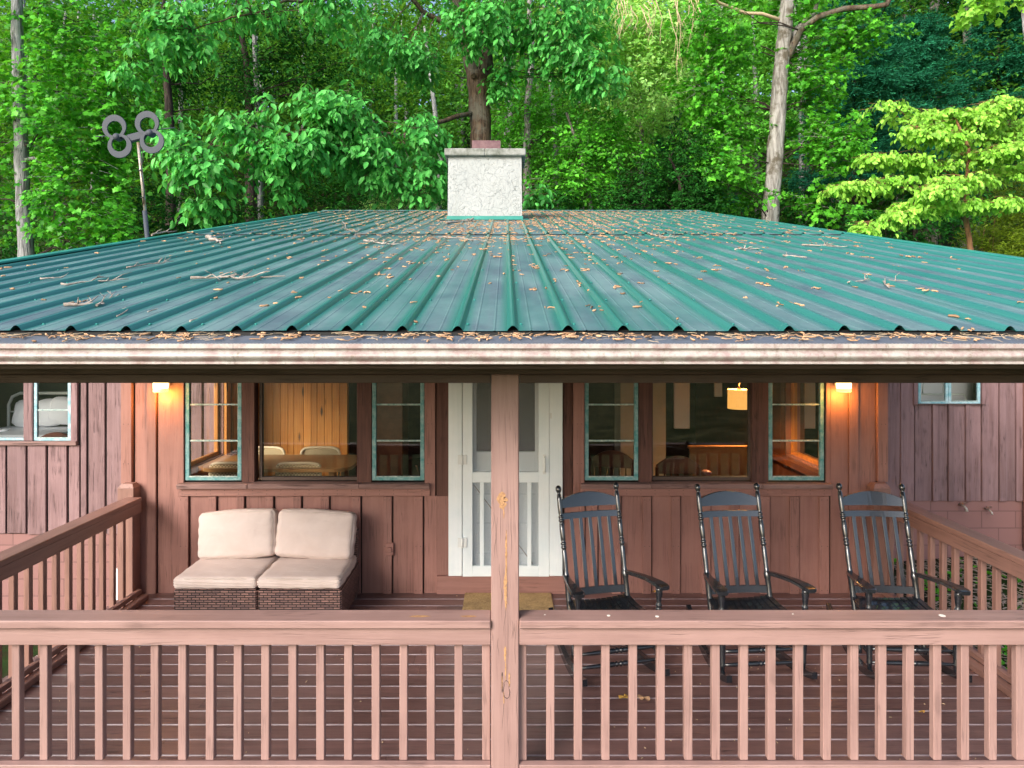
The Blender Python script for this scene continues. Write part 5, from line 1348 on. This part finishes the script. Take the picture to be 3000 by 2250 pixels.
def attach(mb, qs, trunk_pts, n, r0=.03, seed=0, lift=.05):
    """limbs from the nearest trunk point below a few clusters out to them"""
    r = random.Random(seed); qs = list(qs)
    if not hasattr(mb, 'br'): mb.br = MB()
    for q in (r.sample(qs, min(n, len(qs)))):
        best = min(trunk_pts, key=lambda t: abs(t[2] - (q[2] - .25*math.dist(q[:2], t[:2]))) + .3*math.dist(q[:2], t[:2]))
        limb(mb.br, best[:3], q, min(best[3]*.35, r0), .004, 0, .07, 6, r.random(), 5, lift)
BIG = []
# 1 the tulip poplar at the far left
D = 16.0; pts = [(-11.5, D, gz(-11.5, D), .21), TP(78, 762, D, 44), TP(68, 600, D, 38), TP(62, 430, D, 36), TP(55, 250, D, 34), TP(50, 60, D, 30), TP(48, -120, D, 26), TP(60, -500, D, 12)]
pts[0] = (pts[1][0]+.1, D, gz(-11, D), .24)
t = tree('tulip_tree', 'tall tree at the far left with a grey trunk and lobed bright leaves', pts[0][:3])
c = Crown(21); mb = MB(); trunk_mesh(mb, pts, 1)
qs = []
for x, y, Dd, rx, ry, rz_, n in ((260, 150, 16.5, 1.9, 1.6, 1.5, 330), (190, 380, 16, 1.6, 1.5, 1.3, 300), (230, 560, 15.6, 1.3, 1.2, 1.2, 260), (290, 690, 15.4, .8, 1.0, .7, 130), (120, 60, 17, 1.6, 1.6, 1.2, 220), (-60, 330, 16.5, 1.2, 1.6, 2.4, 260), (10, 620, 17.5, .9, 1.2, .8, 70), (330, 330, 16.5, 1.0, 1.2, 1.1, 150), (150, -250, 16.5, 3.0, 2.6, 1.8, 260), (120, 240, 15.3, .5, .5, .9, 40)):
    qs += list(c.blob(Q(x, y, Dd), (rx, ry, rz_), n, .125, 8, .42, .35, 1.7, -.02, None, .35))
attach(mb, qs, pts, 30, .025, 3); limb(mb, Q(72, 470, D), Q(150, 455, D-.3), .05, .03, seed=4)
c.twigs(mb, .5); mb.build('trunk', M['bark_grey'], t); mb.br.build('branches', M['bark_dark'], t); c.build(T_STAR, M['leaf_star'], t, 'crown', t.location)
# 2 the big tree behind the chimney, broad drooping leaves
D = 19.5; pts = [(-.75, D, gz(-.75, D)-.1, .42), TP(1405, 560, D, 66), TP(1408, 400, D, 62), TP(1404, 300, D, 60), TP(1404, 215, D, 72)]
t = tree('broad_leaved_tree', 'large tree rising behind the chimney, brown furrowed trunk and broad leaves', pts[0][:3])
mb = MB(); trunk_mesh(mb, pts, 2)
L1 = [TP(1390, 235, D, 44), TP(1368, 130, D, 38), TP(1345, 20, D-.3, 32), TP(1320, -90, D-.6, 26), TP(1290, -320, D-1, 14)]; L2 = [TP(1420, 235, D, 46), TP(1424, 120, D, 44), TP(1432, 0, D, 38), TP(1450, -120, D, 30), TP(1480, -400, D, 14)]
trunk_mesh(mb, L1, 3, 10); trunk_mesh(mb, L2, 4, 10)
mb.tube([Vector(px(1387, 222, D-.28)), Vector(px(1387, 222, D-.42))], [.085, .06], 10)     # old branch stub
LB = limb(mb, Q(1365, 130, D), Q(1180, -30, D-1.2), .10, .05, seed=8, wig=.04)
c = Crown(22); qs = []
B = [(1640, 120, 18.5, 1.5, 1.4, .85, 190), (1760, 210, 18.3, .8, 1.0, .6, 90), (1600, 20, 18.5, 1.9, 1.5, .7, 170), (1240, 165, 18.2, 1.0, 1.0, .5, 85), (1400, 60, 17.9, 1.1, .8, .7, 130), (1110, 110, 18.6, 1.1, 1.0, .8, 90), (1480, 240, 18.9, .5, .5, .45, 36),
     (440, 120, 15.2, .70, .7, .42, 60), (560, 60, 15.4, .9, .8, .40, 60), (640, 130, 15.4, .5, .5, .25, 20), (720, 20, 15.8, .9, .8, .30, 40), (960, 10, 16, .9, .8, .4, 50), (380, 215, 15.0, .30, .35, .22, 14),
     (520, 425, 14.2, .62, .6, .28, 44), (600, 480, 14.0, .85, .6, .30, 60), (700, 370, 14.6, .75, .7, .34, 60), (760, 450, 14.4, .9, .7, .32, 64), (880, 320, 14.9, .8, .7, .42, 70), (900, 430, 14.8, .9, .8, .40, 76), (1000, 330, 15.2, .8, .8, .5, 70), (1080, 420, 15.6, .9, .9, .6, 100), (1190, 400, 16.0, .8, .9, .6, 90), (1240, 520, 16.0, .6, .6, .55, 66), (1130, 500, 15.8, .6, .6, .35, 44), (500, 345, 14.2, .25, .3, .12, 8), (620, 592, 14.6, .36, .32, .12, 18), (560, 600, 14.4, .2, .2, .1, 8), (800, 540, 14.8, .35, .4, .3, 18), (1570, 560, 17.0, .3, .2, .25, 7),
     (1300, -260, 18, 4, 3, 1.9, 320), (700, -170, 15.8, 2.6, 1.6, .8, 130)]
for x, y, Dd, rx, ry, rz_, n in B: qs += list(c.blob(Q(x, y, Dd), (rx, ry, rz_), int(n*1.3), .195, 7, .38, .85, 2.2, -.12, None, .5, 2.0))
allp = pts + L1 + L2 + [(p.x, p.y, p.z, .08) for p in LB]
low = Q(1395, 330, D)
for k, (x, y, Dd) in enumerate(((1180, 400, 17), (1000, 370, 15.4), (820, 400, 14.9), (600, 450, 14.5))):
    a = low if k == 0 else prev; prev = Q(x, y, Dd); limb(mb, a, prev, (.07, .05, .04, .028)[k], (.05, .04, .028, .012)[k], 0, .04, 7, k, 7, .03)
prev = Q(1180, -30, D-1.2)
for k, (x, y, Dd) in enumerate(((940, 0, 17), (740, 40, 15.8), (560, 90, 15.2))): a = prev; prev = Q(x, y, Dd); limb(mb, a, prev, (.05, .035, .025)[k], (.035, .025, .01)[k], 0, .05, 7, k+9, 6, .02)
hub_pts = allp + [(*Q(1180, 400, 17), .04), (*Q(1000, 370, 15.4), .04), (*Q(820, 400, 14.9), .03), (*Q(600, 450, 14.5), .02), (*Q(940, 0, 17), .04), (*Q(740, 40, 15.8), .03), (*Q(560, 90, 15.2), .02)]
r5 = random.Random(5)
for q in r5.sample(qs, 130):
    b_ = min(hub_pts, key=lambda h: math.dist(q, h[:3])); limb(mb, b_[:3], q, min(.02, b_[3]), .004, 0, .06, 5, r5.random(), 4, .04)
c.twigs(mb, .7); mb.build('trunk', M['bark_brown'], t); c.build(T_BROAD, M['leaf_big'], t, 'crown', t.location)
# 3 maple at the right with an arching limb
D = 18.0; pts = [(TP(2250, 650, D, 50)[0], D, gz(6, D)-.1, .27), TP(2256, 650, D, 50), TP(2268, 480, D, 47), TP(2280, 330, D, 46), TP(2290, 180, D, 44), TP(2302, 60, D, 40), TP(2312, -60, D, 34), TP(2330, -420, D, 14)]
t = tree('maple_tree', 'straight grey maple trunk right of the chimney with one long arching limb', pts[0][:3])
mb = MB(); trunk_mesh(mb, pts, 5)
ar = [TP(2305, 175, D, 30), TP(2345, 90, D-.3, 26), TP(2395, 50, D-.5, 24), TP(2470, 26, D-.7, 22), TP(2560, 20, D-.9, 20), TP(2598, 14, D-1, 20), TP(2615, -30, D-1.1, 16), TP(2640, -150, D-1.3, 8)]
am = MB(); trunk_mesh(am, [(x, y, z, r_*.72) for x, y, z, r_ in ar], 6, 9); am.build('arching_limb', M['bark_brown'], t); limb(mb, Q(2300, 150, D), Q(2420, -20, D), .10, .05, seed=3)
c = Crown(23); qs = []
for x, y, Dd, rx, ry, rz_, n in ((2130, 90, 18, 1.5, 1.4, 1.1, 330), (2060, 260, 18.3, 1.1, 1.2, .8, 200), (2110, 380, 18.6, 1.2, 1.0, .8, 240), (2090, 500, 17.6, .85, .9, .6, 130), (2185, 560, 18.6, .6, .5, .5, 80), (2365, 330, 18.6, .7, .6, .6, 110), (2430, 430, 17.6, .9, .8, .75, 200), (2410, 560, 17.3, .75, .7, .55, 150), (2440, 630, 16.8, .75, .6, .25, 60), (2380, 230, 18, .8, .9, .6, 120), (2420, 120, 18.4, 1.4, 1.2, .8, 220), (2560, 90, 18, .9, .9, .5, 90), (2240, -20, 18.2, 1.8, 1.3, .8, 200), (2285, 450, 17.3, .3, .2, .22, 9), (2262, 570, 17.2, .3, .2, .1, 6), (2500, 380, 17, .4, .5, .35, 34), (2230, -260, 18, 3.2, 2.6, 1.7, 260), (2260, 250, 17.2, .3, .4, .4, 18)):
    qs += list(c.blob(Q(x, y, Dd), (rx, ry, rz_), n, .118, 8, .42, .25, 1.7, -.02, None, .6))
attach(mb, qs, pts + ar, 36, .022, 6); c.twigs(mb, .5); mb.build('trunk', M['bark_pale'], t); mb.br.build('branches', M['bark_dark'], t); c.build(T_STAR, M['leaf_mid'], t, 'crown', t.location)
# 4 dogwood, yellow green tiers
D = 12.5; x0 = Q(2850, 745, D)
pts = [(x0[0]+.05, D, gz(6, D), .06), TP(2845, 745, D, 16), TP(2838, 690, D, 15), TP(2828, 640, D, 15), TP(2832, 560, D, 12), TP(2838, 430, D, 9), TP(2790, 330, D, 6)]
t = tree('dogwood_tree', 'small yellow green tree with tiered drooping leaves above the right roof edge', pts[0][:3])
mb = MB(); trunk_mesh(mb, pts, 7, 9)
c = Crown(24); qs = []
tiers = [((2850, 560), (2450, 560), (-.3,), 0), ]
for (ax, ay), (bx_, by_), Da, Db, w_, n in (((2836, 560), (2455, 548), 12.4, 11.8, .50, 130), ((2832, 600), (2525, 672), 12.4, 11.6, .42, 95), ((2836, 520), (2560, 455), 12.5, 12.2, .50, 110), ((2838, 470), (2600, 305), 12.5, 12.6, .50, 60), ((2840, 430), (2680, 370), 12.3, 12.0, .45, 90), ((2840, 400), (2940, 290), 12.5, 12.7, .45, 120), ((2800, 350), (2740, 330), 12.6, 12.8, .6, 90), ((2838, 480), (3010, 420), 12.4, 12.0, .5, 130), ((2840, 560), (3080, 470), 12.6, 12.8, .5, 110), ((2838, 600), (2930, 590), 12.2, 11.6, .5, 110), ((2838, 520), (2740, 560), 12.2, 11.4, .55, 110), ((2830, 620), (2640, 600), 12.5, 12.0, .4, 60), ((2838, 480), (2960, 360), 12.8, 13.2, .6, 80)):
    a, b_ = np.array(Q(ax, ay, Da)), np.array(Q(bx_, by_, Db)); limb(mb, a, b_, .022, .006, 0, .04, 7, ax+by_, 5, .03)
    L_ = np.linalg.norm(b_ - a)
    for k in range(7):
        f = .30 + .70*k/6; cc_ = a + (b_-a)*f + np.array([0, 0, .06*math.sin(math.pi*f)*L_])
        ww = w_ * (.95 - .5*f); c.blob(cc_, (ww*1.1, ww, .04), max(4, n//7), .10, 10, .26, .95, 3, -.6, None, .9, 2.0)
c.twigs(mb, .6); mb.build('trunk', M['bark_tan'], t); c.build(T_OVAL, M['leaf_dog'], t, 'crown', t.location)
# 5 slender trees and dark trees in the middle distance
def forest_tree(name, label, trunk_px, D, barkm, blobs, leafsz, tmpl, leafm, seed, per=8, droop=.3, flat=.4, clump=1.1, thr=-.2, group=None, twigf=.3, tw=.55, limbs=20):
    pts = [TP(x, y, D, w_) for x, y, w_ in trunk_px]; base = (pts[0][0], D, gz(pts[0][0], D) - .1, pts[0][3]*1.15)
    if base[2] < pts[0][2]: pts = [base] + pts
    t = tree(name, label, pts[0][:3], group)
    mb = MB(); trunk_mesh(mb, pts, seed, 10); c = Crown(seed); qs = []
    for x, y, dD, rx, ry, rz_, n in blobs: qs += list(c.blob(Q(x, y, D + dD), (rx, ry, rz_), n, leafsz, per, tw, droop, clump, thr, None, flat))
    attach(mb, qs, pts, limbs, .03, seed); c.twigs(mb, twigf); mb.build('trunk', barkm, t); mb.br.build('branches', M['bark_dark'], t); c.build(tmpl, leafm, t, 'crown', t.location); return t
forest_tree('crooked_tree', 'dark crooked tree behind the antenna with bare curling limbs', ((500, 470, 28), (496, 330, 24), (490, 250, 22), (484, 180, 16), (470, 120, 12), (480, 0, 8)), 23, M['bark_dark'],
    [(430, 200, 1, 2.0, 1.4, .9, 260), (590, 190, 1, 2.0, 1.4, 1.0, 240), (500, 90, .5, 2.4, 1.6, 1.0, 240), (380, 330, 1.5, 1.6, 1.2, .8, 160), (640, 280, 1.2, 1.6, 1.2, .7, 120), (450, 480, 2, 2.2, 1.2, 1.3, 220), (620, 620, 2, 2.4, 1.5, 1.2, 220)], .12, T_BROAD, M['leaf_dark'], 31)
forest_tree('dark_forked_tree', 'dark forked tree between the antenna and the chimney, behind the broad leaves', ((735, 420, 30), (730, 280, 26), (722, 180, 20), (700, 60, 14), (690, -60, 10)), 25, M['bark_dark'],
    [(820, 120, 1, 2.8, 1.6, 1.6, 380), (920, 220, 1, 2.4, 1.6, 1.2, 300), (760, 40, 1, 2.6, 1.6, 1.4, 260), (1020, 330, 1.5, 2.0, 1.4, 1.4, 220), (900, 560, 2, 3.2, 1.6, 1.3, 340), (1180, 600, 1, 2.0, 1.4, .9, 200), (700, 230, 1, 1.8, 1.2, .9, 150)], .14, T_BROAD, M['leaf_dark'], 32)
forest_tree('slender_tree', 'slender pale trunk just right of the chimney with light mid green leaves', ((1543, 620, 26), (1545, 420, 22), (1546, 300, 20), (1560, 160, 18), (1552, 40, 14), (1550, -80, 10)), 23, M['bark_pale'],
    [(1500, 340, 1, 1.6, 1.2, 1.0, 200), (1620, 330, .5, 1.8, 1.3, 1.0, 240), (1500, 200, 1, 1.6, 1.2, .9, 180), (1650, 440, 0, 1.5, 1.2, .9, 200), (1480, 480, 1, 1.2, 1.0, 1.0, 140)], .14, T_BROAD, M['leaf_mid'], 33)
forest_tree('layered_tree', 'layered green tree between the chimney and the maple, over the roof ridge', ((1730, 600, 14), (1712, 500, 12), (1690, 420, 10), (1660, 330, 8)), 20, M['bark_pale'],
    [(1680, 420, 0, 1.3, 1.1, .5, 190), (1760, 380, .3, 1.2, 1.1, .5, 170), (1650, 520, -.3, 1.1, .9, .4, 130), (1800, 470, 0, 1.2, 1.0, .5, 150), (1700, 560, -.3, 1.3, 1.0, .4, 130)], .12, T_OVAL, M['leaf_mid'], 34, flat=.8)
forest_tree('pale_leaved_tree', 'tall pale green tree with bright airy leaves left of the maple', ((1880, 330, 14), (1870, 200, 13), (1850, 60, 12), (1840, -80, 10)), 24, M['bark_pale'],
    [(1850, 120, -4, 2.0, 1.3, 1.3, 460), (1960, 60, -4, 2.0, 1.3, 1.2, 420), (1900, 230, -4, 1.3, 1.0, .9, 200), (1760, 200, .5, 1.6, 1.3, .9, 220), (1950, 220, 0, 1.8, 1.4, 1.1, 300), (1880, 330, 0, 1.6, 1.2, .9, 200), (1980, 330, -.5, 1.2, 1.0, .7, 120), (1720, 30, 0, 1.8, 1.5, 1.0, 240)], .15, T_BROAD, M['leaf_light'], 35, flat=.5)
forest_tree('rhododendron_shrub', 'dense small leaved dark shrub over the ridge left of the maple', ((2000, 640, 12), (1990, 520, 10), (1960, 460, 6)), 17.5, M['bark_dark'],
    [(1960, 540, 0, 1.3, 1.1, .9, 620), (2060, 600, -.3, .9, .9, .5, 300), (1850, 600, .3, 1.1, 1.0, .5, 330), (1990, 450, .3, .9, .8, .6, 260)], .075, T_OVAL, M['leaf_dark'], 36, per=10, clump=2.6, thr=-.2, tw=.25, flat=.1)
forest_tree('fine_sapling', 'bright feathery sapling just left of the chimney above the ridge', ((1215, 640, 8), (1210, 560, 6)), 17, M['bark_dark'],
    [(1180, 590, 0, .8, .6, .22, 110), (1240, 560, 0, .6, .5, .2, 70), (1130, 600, 0, .5, .5, .15, 50)], .07, T_TUFT, M['leaf_light'], 37, per=14, flat=.8, tw=.45)
for k, (x, D_, w_, lab) in enumerate(((2730, 30, 30, 'pale blotched tall trunk in the upper right, the thicker one'), (2830, 29, 26, 'pale tall trunk in the upper right, right of the blotched one'), (2640, 32, 22, 'dim tall trunk between the maple and the pale trunks'))):
    forest_tree('tall_tree', lab, ((x-2, 420, w_), (x, 250, w_*.95), (x+6, 60, w_*.85), (x+12, -100, w_*.7)), D_, M['bark_pale'], [(x+60, 60, 1, 3.0, 2, 1.3, 200), (x-40, -60, 0, 3.0, 2, 1.5, 180), (x+30, 200, 1, 2.4, 1.6, .8, 110), (x+90, 350, 1, 2.6, 1.8, 1.0, 130)], .20, T_BROAD, M['leaf_dark'], 40+k, group='pale trunks in the upper right', limbs=14)
# blue green pines on the right
def pine(label, x, ytop, ybot, D_, seed, spreadw):
    a, b_ = px(x, ybot, D_), px(x + 6, ytop, D_); base = (a.x, D_, gz(a.x, D_) - .1)
    t = tree('pine_tree', label, base, 'blue green pines on the right'); mb = MB(); mb.tube([Vector(base), a, b_], [.13, .10, .02], 8)
    c = Crown(seed); r = random.Random(seed); z = min(a.z, b_.z); 
    while z < b_.z - .1:
        f = (z - a.z) / (b_.z - a.z); Lb = spreadw * (1 - .75*max(0, f)) * r.uniform(.7, 1.15); n = 6
        for k in range(n):
            an_ = r.uniform(0, 6.28); e = Vector((a.x + 6*f*D_/F, D_, z)) + Vector((math.cos(an_), math.sin(an_), .12))*Lb; limb(mb, (a.x, D_, z), e, .025, .006, .02, .03, 4, r.random(), 4)
            for q in (.45, .7, .95): c.blob(tuple(Vector((a.x, D_, z)).lerp(e, q)), (.34, .34, .14), 13, .16, 16, .26, .15, 1, -9, None, .5)
        z += .42
    mb.build('trunk', M['bark_dark'], t); c.build(T_NEEDLE, M['leaf_pine'], t, 'crown', t.location)
pine('bluish pine with soft needles behind the dogwood, the tallest of them', 2500, -40, 560, 24, 51, 2.5)
pine('bluish pine between the dogwood and the pale trunks, right side', 2680, 60, 560, 26, 52, 2.6)
pine('smaller bluish pine at the left of the maple trunk', 2010, 240, 620, 26, 53, 2.0)
pine('dark pine at the far right behind the dogwood', 2920, -60, 560, 27, 54, 2.8)
# olive feathery shrub bottom right
t = tree('feathery_shrub', 'olive yellow feathery shrub at the right edge behind the roof', (8.9, 13.5, -.3), cat='shrub'); c = Crown(61)
for x, y, Dd, rx, rz_, n in ((2930, 700, 13.5, .75, .55, 330), (3030, 660, 13.5, .8, .75, 330), (2990, 760, 13.2, .8, .4, 220), (2860, 740, 13.8, .35, .3, 70), (2960, 590, 14, .5, .4, 110)): c.blob(Q(x, y, Dd), (rx, .6, rz_), n, .085, 14, .22, -.2, 2.5, -.3, None, .1)
mb = MB(); 
for k in range(14): limb(mb, (8.9 + rnd.uniform(-.5,.5), 13.5, -.3), Q(rnd.uniform(2880, 3050), rnd.uniform(600, 740), 13.5), .015, .004, 0, .05, 6, k, 4)
mb.build('stems', M['bark_tan'], t); c.build(T_NEEDLE, M['leaf_yel'], t, 'foliage', t.location)
# understorey shrubs filling the dark band behind the ridge
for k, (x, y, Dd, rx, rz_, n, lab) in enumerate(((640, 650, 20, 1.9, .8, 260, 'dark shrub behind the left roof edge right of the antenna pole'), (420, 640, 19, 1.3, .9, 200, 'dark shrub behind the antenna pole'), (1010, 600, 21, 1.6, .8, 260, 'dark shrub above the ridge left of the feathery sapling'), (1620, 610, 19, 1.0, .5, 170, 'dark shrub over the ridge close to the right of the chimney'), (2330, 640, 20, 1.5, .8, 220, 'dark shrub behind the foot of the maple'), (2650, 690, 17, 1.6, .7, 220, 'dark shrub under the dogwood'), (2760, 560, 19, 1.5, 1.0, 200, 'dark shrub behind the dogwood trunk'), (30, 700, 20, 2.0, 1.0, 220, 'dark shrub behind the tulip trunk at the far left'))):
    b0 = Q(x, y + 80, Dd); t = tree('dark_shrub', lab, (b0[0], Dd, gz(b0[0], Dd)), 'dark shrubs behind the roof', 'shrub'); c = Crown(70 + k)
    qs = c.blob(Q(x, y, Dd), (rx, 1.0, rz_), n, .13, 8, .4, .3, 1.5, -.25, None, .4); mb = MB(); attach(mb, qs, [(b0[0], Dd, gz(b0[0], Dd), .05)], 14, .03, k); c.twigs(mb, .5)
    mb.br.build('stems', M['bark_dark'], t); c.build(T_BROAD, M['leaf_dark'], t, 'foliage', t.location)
t = tree('overhanging_branch', 'small bright leafy branch end hanging into the top right corner', Q(2900, -60, 12), cat='branch'); c = Crown(97); mb = MB()
limb(mb, Q(3060, -160, 12), Q(2850, 20, 12), .02, .005, seed=2, sides=5); c.blob(Q(2870, 22, 12), (.30, .25, .16), 24, .13, 7, .25, .5, 3, -.8, None, .5); c.blob(Q(2960, -40, 12), (.5, .3, .2), 30, .13, 7, .25, .5, 3, -.8, None, .5); mb.build('stem', M['bark_brown'], t); c.build(T_STAR, M['leaf_dog'], t, 'leaves', t.location)
# bare hanging twigs, upper right of the chimney
t = tree('bare_hanging_branch', 'bare pale weeping twigs hanging in front of the light green tree', Q(1960, -60, 19), cat='branch'); mb = MB(); r = random.Random(8)
limb(mb, Q(2290, 60, 18), Q(1960, -70, 17.3), .05, .03, seed=1)
for k in range(24):
    x = r.uniform(1790, 2060); y0 = r.uniform(-60, 30); L_ = r.uniform(80, 250) * (1 if x > 1930 else .6); pts = []; dx = r.uniform(-25, 25)
    for j in range(6): f = j/5; pts.append(Vector(Q(x + dx*f + r.uniform(-5, 5) + 18*math.sin(f*3)*r.uniform(.4,1), y0 + L_*f, 17.3 + r.uniform(-.1, .1))))
    mb.tube(pts, [.014, .011, .009, .007, .005, .003], 4)
    for q in range(3):
        p = pts[r.randint(1, 4)]; mb.tube([p, p + Vector((r.uniform(-.2,.2), 0, -r.uniform(.15,.4)))], [.005, .002], 3)
mb.tube([Vector(Q(1960, -70, 17.3)), Vector(Q(1790, -70, 17.3))], [.03, .02], 6); mb.build('twigs', M['straw'], t)
# far wood on the slope: reads as one mass
c = Crown(90); g = np.random.default_rng(90); mb = MB()
y = 27.0
while y < 66:
    x = -.86*y - 2
    while x < .86*y + 2:
        X, Y = x + g.uniform(-1.2, 1.2), y + g.uniform(-1.5, 1.5); zb = gz(X, Y); h = g.uniform(11, 17)
        if Y > 46: h *= .85
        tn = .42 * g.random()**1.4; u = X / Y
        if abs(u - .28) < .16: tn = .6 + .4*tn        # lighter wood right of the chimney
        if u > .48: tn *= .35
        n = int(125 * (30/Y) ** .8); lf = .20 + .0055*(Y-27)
        c.blob((X, Y, zb + h*.62), (2.6, 2.2, h*.30), n*2, lf, 7, .8, .3, .75, -.15, tn, .45, 2.2); c.blob((X + g.uniform(-1,1), Y-.8, zb + h*.28), (2.2, 1.8, h*.24), n, lf, 7, .8, .3, .75, -.1, tn*.08, .45, 2.2)  # lower leaves tinted darker: shade of the canopy put into their colour
        if g.random() < .6: mb.tube([Vector((X, Y-.5, zb)), Vector((X + g.uniform(-.3,.3), Y-.5, zb + h*.5)), Vector((X + g.uniform(-.6,.6), Y-.5, zb + h*.9))], [.16, .12, .04], 6)
        x += 3.3 + (Y - 27)*.04
    y += 3.6
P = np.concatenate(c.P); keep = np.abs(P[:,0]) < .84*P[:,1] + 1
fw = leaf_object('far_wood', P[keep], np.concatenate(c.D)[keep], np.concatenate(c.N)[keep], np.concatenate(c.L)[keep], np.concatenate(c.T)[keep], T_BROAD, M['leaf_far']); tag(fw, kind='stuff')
o = mb.build('far_trunks', M['bark_grey'], fw); tag(o, kind='stuff')
# weeds on the bank right of the porch
c = Crown(95)
for k in range(46):
    X, Y = rnd.uniform(3.6, 6.4), rnd.uniform(4.2, 7.9); c.blob((X, Y, gz(X, Y) + .08), (.16, .16, .07), rnd.randint(2, 7), .055, 6, .09, -.4, 4, -9)
tag(c.build(T_OVAL, M['leaf_star'], None, 'ground_weeds'), kind='stuff')
mb = MB(); r = random.Random(3)
for k in range(4500):
    X, Y = r.uniform(3.5, 6.6), r.uniform(3.9, 8.1); a = r.uniform(0, 3.14); l_ = r.uniform(.015, .06); z = gz(X, Y) + r.uniform(.005, .03)
    mb.bar((X - l_*math.cos(a), Y - l_*math.sin(a), z), (X + l_*math.cos(a), Y + l_*math.sin(a), z + r.uniform(-.01,.01)), r.uniform(.006,.02), .004)
tag(mb.build('wood_chips', simple('grey_wood_chips', (.30,.24,.19), .9, .9)), kind='stuff')
print('leaves', len(P))
